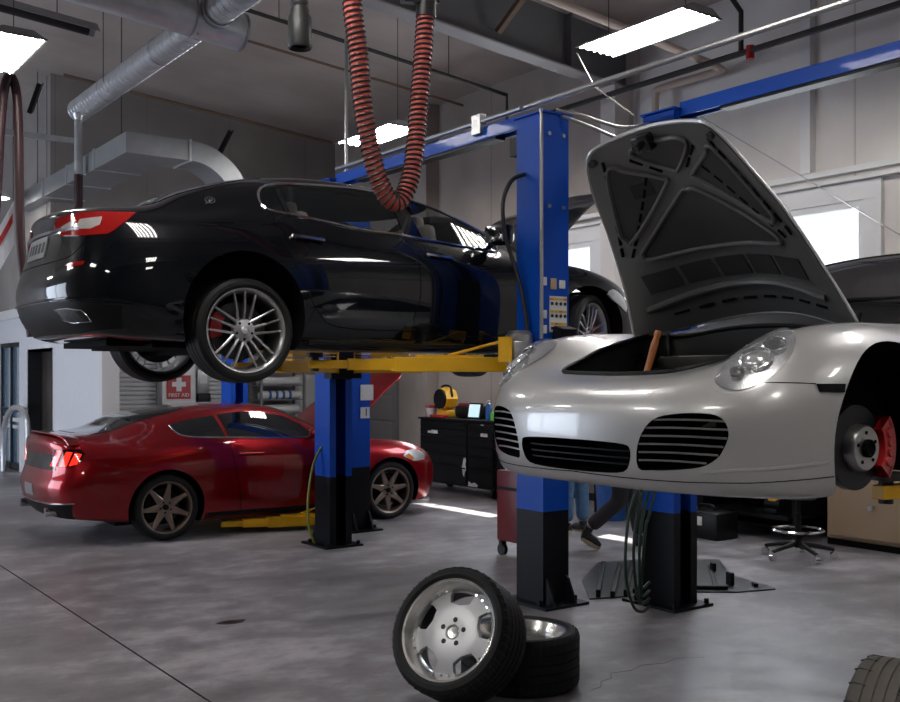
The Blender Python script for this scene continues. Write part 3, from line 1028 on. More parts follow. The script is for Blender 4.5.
for s in (1, -1):
    cutters.append((MB().prism([(p[0] * s, p[1]) for p in GR_SIDE], .52, 1.3, YZ), 'car_dark'))
    for (wx, rr) in ((0.0, .395), (-2.35, .37)):
        c = MB(); c.cyl((wx + .03, s * (.60 if wx == 0 else .42), .30 if wx == 0 else .33), (wx + .03, s * 1.2, .30 if wx == 0 else .33), rr, n=56)
        cutters.append((c, 'car_dark'))
cutters.append((MB().prism(GR_MID, .70, 1.3, YZ), 'car_dark'))
SHR = [(0.22 + (p[0] - 0.22) * .97, p[1] * .96) for p in HOODP]
cutters.append((MB().prism(SHR, .36, 1.4), 'bay_black'))
me = cut(bm, 'body', cutters, ['silver_paint', 'car_dark', 'bay_black'])
bm.free()
body = mesh_obj(me, 'body', sil)

# grille bars
for s in (1, -1):
    mb = MB()
    for k in range(6):
        z = .243 + k * .031
        l, r_ = (.348, .350, .352, .362, .38, .408)[k], (.60, .638, .655, .667, .672, .666)[k]
        pts = [(s * (l + (r_ - l) * t / 8), z + .004 * math.sin(PI * t / 8)) for t in range(9)]
        surf_line(mb, bvh, 'F', pts, .0042, -.008)
    tag(mb.build('grille_bars', 'rim_silver', sil), 'silver bars across the dark side intake')
mb = MB()
for k in range(3):
    z = .215 + k * .028
    surf_line(mb, bvh, 'F', [(-.29 + .58 * t / 10, z) for t in range(11)], .004, -.03)
mb.build('grille_mesh', 'trim_black', sil)

# lip spoiler joint, bumper crease and panel gaps
for s in (1, -1):
    fl = Matrix.Diagonal((1, s, 1, 1))
    surf_line(MB(), bvh, 'L', [(.495, .532), (.56, .535), (.66, .537)], .0024, .0).xf(fl).build('panel_gap', 'car_dark', sil)
    surf_line(MB(), bvh, yaw_frame(45), [(-.172, .209), (-.07, .220), (.033, .226), (.176, .239), (.285, .249)], [.003, .007, .009, .009, .009][4], -.005).xf(fl).build('bumper_crease', 'silver_paint', sil)
    surf_line(MB(), bvh, yaw_frame(45), JOINT, .0022, .0).xf(fl).build('lip_joint', 'car_dark', sil)
# side marker lamps
for s in (1, -1):
    patch(MB(), bvh, 'L' if s > 0 else 'R', [(.368, .531), (.495, .531), (.49, .502), (.378, .500)], .006, .01, .03).build('side_marker', 'gloss_black', sil)

# headlamps: oval units lying on the fender slope
HFR = yaw_frame(38, 40)
HL = [(.004, -.185), (.010, -.222), (.044, -.247), (.099, -.249), (.168, -.213), (.235, -.146), (.274, -.07), (.284, .005), (.272, .065), (.240, .088), (.175, .055), (.10, -.02), (.035, -.11)]


def headlamp(bv, sgn):
    ctr = (.145, -.09)
    big = HL
    fr = HFR
    sc = lambda k, o: [((p[0] - ctr[0]) * k + ctr[0], (p[1] - ctr[1]) * o + ctr[1]) for p in big]
    m1 = MB(); patch(m1, bv, fr, sc(1.10, 1.08), .0015, .006, .03, smooth=4)
    m2 = MB(); patch(m2, bv, fr, big, .006, .004, .025, smooth=4)
    m3 = MB(); patch(m3, bv, fr, sc(.96, .96), .016, .0, .02, smooth=4, inflate=.020)
    return m1, m2, m3


for s in (1, -1):
    m1, m2, m3 = headlamp(bvh, s)
    mir = Matrix.Diagonal((1, s, 1, 1))
    for m_ in (m1, m2, m3):
        m_.xf(mir)
    hl = m2.build('headlamp', 'lamp_silver', sil)
    m1.build('lamp_surround', 'silver_paint', hl)
    tag(m3.build('lamp_lens', 'lens', hl), 'clear lens')
    for (c, rr) in (((.212, -.042), .046), ((.148, -.112), .062), ((.080, -.182), .030)):
        loc, n = project(bvh, HFR, c)
        q = Matrix.Translation(loc + n * .006) @ n.to_track_quat('Z', 'Y').to_matrix().to_4x4()
        MB().lathe([(rr * .80, .002), (rr * .92, .012), (rr, .010), (rr, .0)], 28, mir @ q).build('reflector', 'chrome', hl)
        MB().lathe([(0, .020), (rr * .45, .017), (rr * .75, .004), (rr * .78, .0)], 24, mir @ q).build('projector', 'lamp_silver' if rr > .06 else 'gloss_black', hl)

# luggage bay below the hood: liner, rim seal, strut towers
mb = MB()
P = spline(HOODP, 3, True)
for sc_, rr, of in ((.965, .011, .004),):
    surf_line(mb, bvh, 'T', [(0.22 + (p[0] - .22) * sc_, p[1] * .95) for p in P[:-6]], rr, of, closed=True, n=8)
mb.build('hood_seal', 'trim_black', sil)
mb = MB()
for s in (1, -1):
    mb.cyl((-.08, s * .43, .36), (-.08, s * .43, .60), .085, .075, 20)
mb.build('strut_tower', 'car_dark', sil)
mb = MB().rng((-.26, -.12), (-.5, .5), (.50, .66), .02).rng((.0, .2), (-.30, .05), (.36, .55), .02)
mb.build('luggage_liner', 'bay_black', sil)
MB().rng((-.13, -.06), (.12, .22), (.645, .667), .006).build('warning_tag', 'paper', sil)
for s in (1, -1):
    mb = MB(); mb.tube([(-.25, s * .54, .83), (-.22, s * .50, .66)], .012)
    mb.build('hood_hinge', 'trim_black', sil)

# cowl panel and glass
mb = MB(); patch(mb, bvh, 'T', [(-.292, 0), (-.29, .25), (-.278, .5), (-.262, .60), (-.735, .615), (-.745, .3), (-.75, 0), (-.745, -.3), (-.735, -.615), (-.262, -.60), (-.278, -.5), (-.29, -.25)], .003, .006, .06)
mb.build('cowl_panel', 'trim_black', sil)
mb = MB(); WS = [(-.735, 0), (-.73, .3), (-.70, .52), (-.72, .60), (-.90, .615), (-1.10, .565), (-1.27, .52), (-1.36, .40), (-1.385, .2), (-1.39, 0)]
WSP = WS + [(p[0], -p[1]) for p in WS[-2:0:-1]]
patch(mb, bvh, 'T', WSP, .004, .006, .08)
mb.build('windscreen', 'dark_glass', sil)
mb = MB(); surf_line(mb, bvh, 'T', WSP, .008, .002, closed=True)
mb.build('windscreen_seal', 'trim_black', sil)
mb = MB(); patch(mb, bvh, 'L', [(-1.02, .885), (-1.35, 1.06), (-1.6, 1.115), (-2.0, 1.115), (-2.45, 1.01), (-2.55, .95), (-2.4, .905), (-1.8, .885)], .004, .006, .08, True)
mb.build('side_window', 'dark_glass', sil)
mb = MB()
for s in (1, -1):
    mb.tube([(-.66, s * .10, .905), (-.70, s * .12, .925), (-.78, s * .52, .925)], [.008, .01, .006])
mb.tube([(-.66, .05, .90), (-.70, -.1, .915)], .006)
mb.build('wiper', 'trim_black', sil)
mb = MB()
surf_line(mb, bvh, 'L', [(-.62, .72), (-.66, .5), (-.62, .24)], .003, 0, mirror=True)
surf_line(mb, bvh, 'L', [(-1.05, .86), (-.95, .7), (-.93, .5), (-.97, .28)], .003, 0, mirror=True)
surf_line(mb, bvh, 'L', [(-2.0, .87), (-2.02, .6), (-1.9, .26)], .003, 0, mirror=True)
mb.build('door_gap', 'car_dark', sil)
for s in (1, -1):
    mb = MB(); mb.sphere((-1.12, s * .93, .90), .11, (.7, .9, .62), 16); mb.tube([(-1.10, s * .80, .83), (-1.11, s * .88, .87)], .025)
    mb.build('door_mirror', 'silver_paint', sil)

# underside tray, brakes at the bare front hub, rear wheels
MB().rng((-2.9, .72), (-.60, .60), (.155, .175)).build('floor_tray', 'car_dark', sil)
for s in (1, -1):
    A = Matrix.Translation((.03, s * .70, .275)) @ wheel_axis(s)
    bd = MB().lathe([(.092, .0), (.170, .0), (.170, -.034), (.085, -.034)], 64, A, closed=True).build('brake_disc', 'disc_face', sil)
    bell = MB().lathe([(.034, .045), (.085, .045), (.092, .036), (.095, -.002), (.095, -.03), (.034, -.03)], 48, A, closed=True)
    bell.build('disc_bell', 'steel', bd)
    MB().lathe([(0, .052), (.022, .055), (.030, .065), (.036, .06), (.036, .02), (0, .02)], 24, A).build('hub_bore', 'car_dark', bd)
    for k in range(5):
        a = .4 + k * 2 * PI / 5
        c = A @ Vector((.062 * math.cos(a), .062 * math.sin(a), .046))
        MB().cyl(c - Vector((0, s * .01, 0)), c + Vector((0, s * .002, 0)), .0075, n=10).build('lug_hole', 'car_dark', bd)
    cal = MB()
    # caliper wraps the rear edge of the disc
    ra = 0.0 if s < 0 else PI
    for (r0, r1, h0, h1) in ((.115, .182, .02, .055), (.115, .182, -.09, -.05), (.172, .192, -.09, .055)):
        cal.lathe([(r0, h0), (r0, h1), (r1, h1), (r1, h0)], 18, A, closed=True, a0=ra + PI - .70 if s < 0 else -.70, a1=ra + PI + .70 if s < 0 else .70)
    for k in (-1.5, -.5, .5, 1.5):
        aa = (PI if s < 0 else 0) + k * .27
        c = A @ Vector((.15 * math.cos(aa), .15 * math.sin(aa), .052)); d = A.to_3x3() @ Vector((0, 0, 1))
        cal.cyl(c, c + d * .012, .021, .017, 16)
    cal.build('brake_caliper', 'caliper_red', sil)
    MB().cyl((0, s * .15, .27), (0, s * .66, .28), .05, n=16).cyl((-.05, s * .2, .24), (-.35, s * .3, .22), .03).build('suspension_arm', 'car_dark', sil)
    MB().tube([(0, s * .66, .28), (-.02, s * .56, .50), (-.05, s * .50, .66)], [.05, .045, .04], 12).build('strut', 'car_dark', sil)
    car_wheel(sil, -2.35, s * .76, .27, s, .325, .238, .27, 'seven', 'rim_silver')

# the open hood: outer skin with the body's own curvature, swung up about its rear edge
HR = MB()
hinge = Vector((-.27, 0, .80))
ang = R(56)


def swing(mb):
    for v in mb.bm.verts:                     # the hood panel is more crowned than the opening it closes
        v.co.z -= .56 * v.co.y ** 2
        v.co.x = hinge.x + (v.co.x - hinge.x) * 1.08
    mtx = Matrix.Translation(hinge) @ Matrix.Rotation(-ang, 4, 'Y') @ Matrix.Translation(-hinge)
    return mb.xf(Matrix.Translation((-.06, 0, .085)) @ mtx)


HS = spline(HOODP, 3, True)
inset = lambda k, dx=0.0: [(0.2 + (p[0] - 0.2) * k + dx, p[1] * k) for p in HS]
m_out = MB(); patch(m_out, bvh, 'T', HS, .004, -.001, .07)
hood = swing(m_out).build('hood', 'silver_paint', sil)
m_in = MB(); patch(m_in, bvh, 'T', inset(.985), -.004, .016, .07)
tag(swing(m_in).build('hood_inner_panel', 'hood_under', hood), 'dark grey inner panel of the raised hood')
# recessed pockets between the pressed ribs
FX = lambda x: -.285 + (x + .745) * .685
def fx(q):
    return [(FX(p[0]), p[1] * .95) for p in q]


def pocket(poly, smooth=3):
    poly = fx(poly)
    m = MB(); patch(m, bvh, 'T', poly, -.019, .0215, .06, smooth=smooth)
    return swing(m)


pk = [[(.62, -.13), (.63, .0), (.62, .13), (.56, .16), (.42, .03), (.40, 0), (.42, -.03), (.56, -.16)],
      [(.49, .245), (.53, .27), (.53, .31), (.40, .36), (.10, .435), (.03, .435), (.02, .39), (.32, .10), (.37, .09)],
      [(.49, -.245), (.53, -.27), (.53, -.31), (.40, -.36), (.10, -.435), (.03, -.435), (.02, -.39), (.32, -.10), (.37, -.09)],
      [(.26, 0), (.24, .06), (-.05, .36), (-.12, .40), (-.155, .38), (-.165, .2), (-.17, 0), (-.165, -.2), (-.155, -.38), (-.12, -.40), (-.05, -.36), (.24, -.06)]]
for p in pk:
    tag(pocket(p).build('hood_pocket', 'liner', hood), 'black recessed pocket of the hood inner panel')
for k in range(5):
    y0, y1 = -.47 + k * .19, -.47 + k * .19 + .165
    pocket([(-.26, y0), (-.26, y1), (-.41, y1), (-.41, y0)], 0).build('hood_pocket', 'liner', hood)
for p in pk:
    swing(surf_line(MB(), bvh, 'T', fx(p), .010, -.024, smooth=3, closed=True, n=8)).build('pocket_rim', 'hood_under', hood)
rib = MB()
surf_line(rib, bvh, 'T', fx([(-.52, -.52), (-.49, -.3), (-.48, 0), (-.49, .3), (-.52, .52)]), .017, -.02, smooth=4, n=8)
swing(rib).build('hood_rib', 'hood_under', hood)
for s in (1, -1):
    for (a, b) in (((.60, .31), (-.10, .50)), ((.42, .16), (-.12, .46)), ((.56, .20), (.40, .06))):
        n = max(2, int(math.hypot(a[0] - b[0], a[1] - b[1]) / .085))
        for i in range(n):
            t0, t1 = (i + .15) / n, (i + .8) / n
            q = [(a[0] + (b[0] - a[0]) * t, s * (a[1] + (b[1] - a[1]) * t)) for t in (t0, t1)]
            swing(surf_line(MB(), bvh, 'T', fx(q), .0065, -.021)).build('hood_slot', 'car_dark', hood)
for y in [-.42 + .12 * i for i in range(8)]:
    swing(surf_line(MB(), bvh, 'T', fx([(-.60, y), (-.60, y + .07)]), .006, -.021)).build('hood_slot', 'car_dark', hood)
lab = MB(); patch(lab, bvh, 'T', fx([(.38, -.27), (.38, -.16), (.28, -.17), (.28, -.28)]), -.02, .0235, .05)
swing(lab).build('caution_label', 'ink', hood)
lat = MB()
loc, n = project(bvh, 'T', (.66, -.04))
lat.box(loc - Vector((0, 0, .045)), (.07, .09, .05), None, .008).cyl(loc - Vector((.0, 0, .04)), loc - Vector((.0, 0, .11)), .016)
swing(lat).build('hood_latch', 'gloss_black', hood)
for s in (1, -1):
    bp = MB(); loc, n = project(bvh, 'T', (.635, s * .335)); bp.cyl(loc - Vector((0, 0, .01)), loc - Vector((0, 0, .04)), .016)
    swing(bp).build('rubber_stop', 'rubber', hood)
edge = MB(); surf_line(edge, bvh, 'T', inset(1.0), .009, -.006, closed=True)
swing(edge).build('hood_hem', 'silver_paint', hood)
# turned wooden stick standing in the luggage bay
st = MB()
st.lathe([(0, 0), (.012, 0), (.015, .02), (.017, .10), (.013, .14), (.018, .155), (.018, .165), (.013, .18), (.015, .30), (.016, .34), (.012, .37), (.016, .38), (.014, .40), (0, .40)], 20)
NEG = lambda P: [(-p[0], p[1]) for p in P]
HOOD_M = 47
TAIL_PTS = NEG([(-.60, 1.00), (-.575, 1.025), (-.467, 1.038), (-.216, 1.045), (-.011, 1.050), (-.031, .992), (-.088, .920), (-.125, .892), (-.283, .885), (-.50, .905), (-.58, .96)])
TAIL_IN1 = NEG([(-.515, .962), (-.414, .990), (-.365, .995), (-.398, .940), (-.455, .930)])
TAIL_IN2 = NEG([(-.37, .935), (-.335, .996), (-.184, 1.003), (-.186, .952), (-.245, .927)])
REFL = NEG([(-.419, .700), (-.374, .713), (-.252, .719), (-.263, .695), (-.350, .685)])
# ================================================================ blue-black luxury sedan high on its lift
def black_net():
    C = []
    C.append([(-.75, 0, .24), (-.98, 0, .25), (-1.08, 0, .31), (-1.145, 0, .42), (-1.175, 0, .58), (-1.13, 0, .74), (-1.085, 0, .98), (-1.085, 0, 1.075), (-.95, 0, 1.112), (-.80, 0, 1.135), (-.66, 0, 1.155)])
    C.append([(-.72, 0, .24), (-.95, .36, .25), (-1.04, .44, .31), (-1.105, .48, .42), (-1.135, .49, .58), (-1.09, .485, .75), (-1.04, .46, .975), (-1.035, .42, 1.07), (-.90, .34, 1.112), (-.74, .17, 1.138), (-.60, 0, 1.16)])
    C.append([(-.66, 0, .24), (-.86, .62, .25), (-.93, .73, .30), (-.985, .775, .42), (-1.005, .785, .59), (-.965, .775, .77), (-.91, .735, .965), (-.875, .66, 1.055), (-.74, .51, 1.115), (-.61, .26, 1.145), (-.49, 0, 1.17)])
    C.append([(-.56, 0, .23), (-.66, .72, .23), (-.70, .86, .28), (-.735, .90, .42), (-.74, .912, .60), (-.71, .895, .79), (-.665, .825, .975), (-.62, .73, 1.06), (-.53, .565, 1.14), (-.45, .30, 1.18), (-.37, 0, 1.205)])
    C.append(section(-.35, [(.72, .22), (.90, .25), (.945, .41), (.955, .61), (.945, .81), (.865, 1.00), (.755, 1.085), (.605, 1.205), (.33, 1.255), (0, 1.275)]))
    C.append(section(0, [(.72, .20), (.92, .22), (.95, .40), (.963, .62), (.952, .84), (.87, 1.045), (.765, 1.155), (.60, 1.325), (.34, 1.375), (0, 1.39)]))
    C.append(section(.45, [(.72, .18), (.915, .20), (.946, .37), (.961, .62), (.948, .86), (.872, 1.075), (.775, 1.225), (.595, 1.412), (.34, 1.452), (0, 1.465)]))
    C.append(section(.95, [(.72, .175), (.905, .19), (.944, .35), (.960, .62), (.946, .865), (.868, 1.055), (.772, 1.225), (.60, 1.43), (.34, 1.474), (0, 1.485)]))
    C.append(section(1.45, [(.72, .175), (.905, .19), (.944, .35), (.960, .62), (.945, .855), (.865, 1.03), (.775, 1.185), (.615, 1.375), (.36, 1.435), (0, 1.452)]))
    C.append(section(1.95, [(.72, .175), (.905, .19), (.944, .35), (.960, .61), (.944, .84), (.865, .998), (.785, 1.10), (.655, 1.25), (.40, 1.325), (0, 1.35)]))
    C.append(section(2.40, [(.72, .18), (.91, .20), (.946, .36), (.960, .60), (.945, .825), (.868, .968), (.80, 1.02), (.69, 1.095), (.43, 1.155), (0, 1.18)]))
    C.append(section(2.75, [(.72, .19), (.915, .21), (.948, .37), (.961, .60), (.947, .81), (.872, .935), (.80, .965), (.67, .99), (.37, 1.015), (0, 1.03)]))
    C.append(section(3.17, [(.72, .20), (.91, .22), (.952, .38), (.968, .59), (.955, .79), (.87, .905), (.765, .92), (.60, .925), (.32, .952), (0, .968)]))
    C.append(section(3.52, [(.70, .20), (.88, .22), (.93, .37), (.945, .56), (.915, .73), (.825, .83), (.705, .858), (.555, .868), (.30, .89), (0, .90)]))
    C.append([(3.62, 0, .2), (3.66, .65, .2), (3.72, .79, .21), (3.78, .835, .36), (3.79, .845, .53), (3.765, .815, .67), (3.72, .735, .755), (3.69, .62, .79), (3.66, .475, .812), (3.64, .25, .832), (3.62, 0, .842)])
    C.append([(3.72, 0, .2), (3.84, .42, .2), (3.93, .52, .21), (4.0, .54, .35), (4.02, .545, .50), (3.985, .525, .615), (3.925, .48, .695), (3.87, .40, .735), (3.81, .30, .768), (3.77, .155, .79), (3.74, 0, .802)])
    C.append([(3.78, 0, .2), (3.92, 0, .2), (4.02, 0, .21), (4.085, 0, .34), (4.10, 0, .49), (4.075, 0, .595), (4.02, 0, .67), (3.96, 0, .71), (3.90, 0, .735), (3.85, 0, .755), (3.80, 0, .77)])
    return C


mas = thing('sedan_car', 'glossy blue-black luxury sedan raised high on a two-post lift', 'car', (2.91, 7.24, 1.68), 0)
bm = body_bm(black_net(), 8, 7)
bvh = BVHTree.FromBMesh(bm)
MAS = bvh
cutters = []
for s in (1, -1):
    for (wx, wz, rr) in ((-.01, .40, .435), (3.13, .36, .405)):
        c = MB(); c.cyl((wx, s * .55, wz), (wx, s * 1.3, wz), rr, n=64)
        cutters.append((c, 'car_dark'))
cutters.append((MB().prism([(2.72, -.74), (2.72, .74), (3.75, .62), (3.75, -.62)], .55, 1.3), 'car_dark'))
SWIN = [(.17, 1.21), (.19, 1.155), (.277, 1.135), (.566, 1.102), (.912, 1.064), (1.176, 1.056), (1.353, 1.045), (1.60, 1.026), (2.05, .998), (2.19, .992), (2.205, 1.09), (2.05, 1.205), (1.83, 1.295), (1.53, 1.365), (1.087, 1.400), (.816, 1.394), (.43, 1.37), (.26, 1.335), (.19, 1.28)]
SWS = spline(SWIN, 3, True)
XZ = Matrix(((1, 0, 0, 0), (0, 0, -1, 0), (0, 1, 0, 0), (0, 0, 0, 1)))
cx, cz = 1.2, 1.19
inner = [(cx + (p[0] - cx) * .975, cz + (p[1] - cz) * .93) for p in SWS]
for s in (1, -1):
    cutters.append((MB().prism(inner, .56 * s, 1.4 * s, XZ), 'car_dark'))
cutters.append((MB().rng((.25, 2.1), (-.72, .72), (.72, 1.36), .12), 'car_dark'))
me = cut(bm, 'body', cutters, ['black_paint', 'car_dark'])
bm.free()
mesh_obj(me, 'body', mas)

# side glass: three panes, chrome frame, pillars
def split_poly(poly, x0, x1):
    t = bmesh.new(); t.faces.new([t.verts.new((p[0], p[1], 0)) for p in poly])
    for (x, n) in ((x0, -1), (x1, 1)):
        bmesh.ops.bisect_plane(t, geom=t.verts[:] + t.edges[:] + t.faces[:], plane_co=(x, 0, 0), plane_no=(n, 0, 0), clear_outer=True)
    loops = []
    e = [l for l in t.edges if len(l.link_faces) <= 1]
    f = list(t.faces)[0]
    out = [(v.co.x, v.co.y) for v in f.verts]
    t.free()
    return out


for s in (1, -1):
    F_ = 'L' if s > 0 else 'R'
    for (a, b, nm) in ((-.5, .335, 'quarter_glass'), (.36, 1.33, 'rear_door_glass'), (1.46, 3, 'front_door_glass')):
        m = MB(); patch(m, bvh, F_, split_poly(SWS, a, b), .002, .003, .06)
        m.build(nm, 'pane', mas)
    m = MB(); surf_line(m, bvh, F_, SWIN, .011, .004, smooth=4, closed=True)
    m.build('chrome_window_frame', 'chrome', mas)
    m = MB(); patch(m, bvh, F_, [(1.305, 1.045), (1.47, 1.036), (1.40, 1.353), (1.27, 1.368)], .005, .01, .05)
    m.build('door_pillar', 'gloss_black', mas)
    m = MB(); patch(m, bvh, F_, [(.330, 1.106), (.365, 1.102), (.355, 1.335), (.325, 1.325)], .005, .01, .05)
    m.build('window_divider', 'trim_black', mas)
    # door gaps and handles
    m = MB()
    surf_line(m, bvh, F_, [(.24, 1.105), (.255, .98), (.325, .81), (.455, .56), (.535, .44), (.70, .345), (1.38, .33)], .0035, .0, smooth=5)
    m.build('rear_door_gap', 'car_dark', mas)
    m = MB()
    surf_line(m, bvh, F_, [(1.29, 1.04), (1.365, .90), (1.385, .62), (1.385, .33), (2.20, .33), (2.42, .50), (2.50, .75), (2.43, .955)], .0035, .0, smooth=5)
    m.build('front_door_gap', 'car_dark', mas)
    for x0, x1, z in ((.33, .575, .952), (1.44, 1.685, .90)):
        m = MB(); surf_line(m, bvh, F_, [(x0, z + .006), ((x0 + x1) / 2, z), (x1, z - .008)], .014, .022, smooth=4)
        for xx in (x0 + .02, x1 - .02):
            l, n = project(bvh, F_, (xx, z)); m.cyl(l - n * .01, l + n * .022, .012)
        h = m.build('door_handle', 'chrome', mas)
        m = MB(); patch(m, bvh, F_, [(x0 + .02, z + .03), (x1 - .02, z + .022), (x1 - .03, z - .03), (x0 + .03, z - .024)], .0015, .004, .04, smooth=3)
        m.build('handle_recess', 'gloss_black', h)
    # sill
    m = MB(); surf_line(m, bvh, F_, [(.46, .235), (1.4, .225), (2.68, .235)], .020, -.004, smooth=6)
    m.build('sill_trim', 'trim_black', mas)
    # round trident-style badge reduced to a plain oval with three prongs
    l, n = project(bvh, F_, (-.17, 1.185))
    q = Matrix.Translation(l + n * .003) @ n.to_track_quat('Z', 'Y').to_matrix().to_4x4()
    m = MB().lathe([(.030, 0), (.030, .004), (.035, .004), (.035, 0)], 28, q, closed=True)
    for k in (-1, 0, 1):
        a, b = q @ Vector((k * .011, -.012, .003)), q @ Vector((k * .014, .020, .003))
        m.cyl(a, b, .0025, n=6)
    m.cyl(q @ Vector((-.011, -.008, .003)), q @ Vector((.011, -.008, .003)), .0025, n=6).cyl(q @ Vector((0, -.026, .003)), q @ Vector((0, -.01, .003)), .0025, n=6)
    m.build('pillar_badge', 'chrome', mas)
    m = MB(); m.tube([(2.12, s * .84, 1.02), (2.10, s * .92, 1.045)], .022).box((2.10, s * 1.01, 1.105), (.13, .23, .165), (0, 0, -8 * s), .045)
    mr = m.build('door_mirror', 'black_paint', mas)
    MB().box((2.032, s * 1.02, 1.105), (.008, .19, .13), (0, 0, -8 * s), .003).build('mirror_glass', 'chrome', mr)
    # head lamps
    m = MB(); patch(m, bvh, yaw_frame(40 * s), [(s * a, z) for a, z in NEG([(1.40, .70), (1.47, .748), (1.545, .71), (1.585, .63), (1.575, .56), (1.52, .60)])], .006, .01, .05, smooth=2)
    h = m.build('headlamp', 'steel', mas)

# rear: tail lamps, plate, chrome, reflectors, lower bumper, exhausts
def pts_s(P, s):
    return [(s * p[0], p[1]) for p in P]


for s in (1, -1):
    F_ = yaw_frame(180 - 48 * s)
    TL = [(.30, .925), (.31, .985), (.36, 1.005), (.48, 1.02), (.62, 1.035), (.85, 1.055), (.83, 1.02), (.73, .965), (.62, .915), (.50, .89), (.36, .885)]
    m = MB(); m2 = MB()
    G = lambda p: (-s * (p[0] - .62) + s * .02, p[1])
    TAIL = TAIL_PTS
    m = MB(); patch(m, bvh, F_, [(s * a, z) for a, z in TAIL], .006, .012, .04)
    tl = m.build('tail_lamp', 'tail_red', mas)
    m = MB(); patch(m, bvh, F_, [(s * a, z) for a, z in TAIL_IN1], .010, .002, .03)
    patch(m, bvh, F_, [(s * a, z) for a, z in TAIL_IN2], .010, .002, .03)
    tag(m.build('clear_insert', 'tail_clear', tl), 'pale clear insert of the red tail lamp')
    m = MB(); patch(m, bvh, F_, [(s * a, z) for a, z in REFL], .004, .008, .04)
    tag(m.build('bumper_reflector', 'tail_red', mas), 'thin red reflector')
mb = MB(); patch(mb, bvh, 'B', [(-.20, .785), (.25, .785), (.25, .925), (-.20, .925)], .008, .01, .06)
pl = mb.build('number_plate', 'plate_grey', mas)
mb = MB()
for k, (a, b) in enumerate(((-.17, -.12), (-.09, -.04), (-.01, .04), (.07, .12), (.15, .20))):
    patch(mb, bvh, 'B', [(a, .82), (b, .82), (b, .89), (a, .89)], .0095, .0, .05)
mb.build('plate_characters', 'ink', pl)
mb = MB(); surf_line(mb, bvh, 'B', [(-.62, .935), (-.4, .945), (0, .95), (.4, .945), (.62, .935)], .012, .006, smooth=5)
mb.build('trunk_chrome_bar', 'chrome', mas)
mb = MB(); surf_line(mb, bvh, 'B', [(-.70, .915), (-.66, .80), (-.52, .745), (0, .735), (.52, .745), (.66, .80), (.70, .915)], .0032, 0, smooth=5)
mb.build('trunk_gap', 'car_dark', mas)
mb = MB()
patch(mb, bvh, 'B', [(-.88, .44), (-.70, .47), (-.3, .475), (.3, .475), (.70, .47), (.88, .44), (.84, .30), (.6, .275), (0, .275), (-.6, .275), (-.84, .30)], .004, .01, .06)
mb.build('lower_bumper', 'trim_black', mas)
mb = MB(); surf_line(mb, bvh, 'B', [(-.90, .455), (-.70, .485), (-.3, .49), (.3, .49), (.70, .485), (.90, .455)], .008, .005, smooth=4)
mb.build('bumper_chrome_line', 'black_paint', mas)
for s in (1, -1):
    fr = yaw_frame(180 - 20 * s)
    EX = [(-s * p[0], p[1]) for p in ((.046, .425), (.20, .428), (.327, .413), (.356, .378), (.362, .345), (.208, .338), (.10, .357))]
    m = MB(); patch(m, bvh, fr, EX, .006, .004, .04)
    ex = m.build('exhaust_tip', 'gloss_black', mas)
    m = MB(); surf_line(m, bvh, fr, EX, .004, .006, closed=True)
    m.build('exhaust_rim', 'chrome', ex)
MB().rng((-.55, 3.6), (-.66, .66), (.19, .215)).rng((-.80, -.45), (-.50, .50), (.20, .24)).build('floor_tray', 'car_dark', mas)
mb = MB().rng((-.1, .1), (-.75, .75), (.16, .26)).cyl((0, -.72, .28), (0, .72, .28), .045)
mb.build('rear_axle_beam', 'car_dark', mas)
# windscreen, rear glass, antenna fin
WS = [(1.98, 0), (1.98, .28), (2.02, .52), (2.12, .615), (2.45, .69), (2.66, .70), (2.74, .6), (2.79, .3), (2.80, 0)]
mb = MB(); patch(mb, bvh, 'T', WS + [(p[0], -p[1]) for p in WS[-2:0:-1]], .004, .006, .08); mb.build('windscreen', 'shield', mas)
RG = [(-.58, 0), (-.56, .3), (-.45, .50), (-.1, .545), (.3, .50), (.42, .3), (.44, 0)]
mb = MB(); patch(mb, bvh, 'T', RG + [(p[0], -p[1]) for p in RG[-2:0:-1]], .004, .006, .08); mb.build('rear_glass', 'dark_glass', mas)
mb = MB(); mb.prism([(.32, 1.44), (.62, 1.455), (.60, 1.475), (.45, 1.50), (.40, 1.505)], -.012, .012, Matrix(((1, 0, 0, 0), (0, 0, 1, 0), (0, 1, 0, 0), (0, 0, 0, 1))))
mb.build('roof_antenna', 'black_paint', mas)
# seats seen through the side glass
M['seat_grey'] = mat('grey seat leather', (0.62, 0.58, 0.52), 0.6)
for (x, nm) in ((.62, 'rear_seat'), (1.75, 'front_seat')):
    for s in (1, -1):
        m = MB().box((x, s * .38, .98), (.14, .46, .46), (0, -12, 0), .05).box((x - .05, s * .38, 1.20), (.09, .26, .17), (0, -10, 0), .04)
        m.build(nm, 'seat_grey', mas)
m = MB().lathe([(.165, -.012), (.178, 0), (.165, .012), (.155, 0)], 32, Matrix.Translation((2.0, .38, 1.0)) @ Matrix.Rotation(R(65), 4, 'Y'), closed=True)
m.build('steering_wheel', 'trim_black', mas)
MB().rng((2.1, 2.6), (-.7, .7), (.80, .965), .05).build('dashboard', 'trim_black', mas)
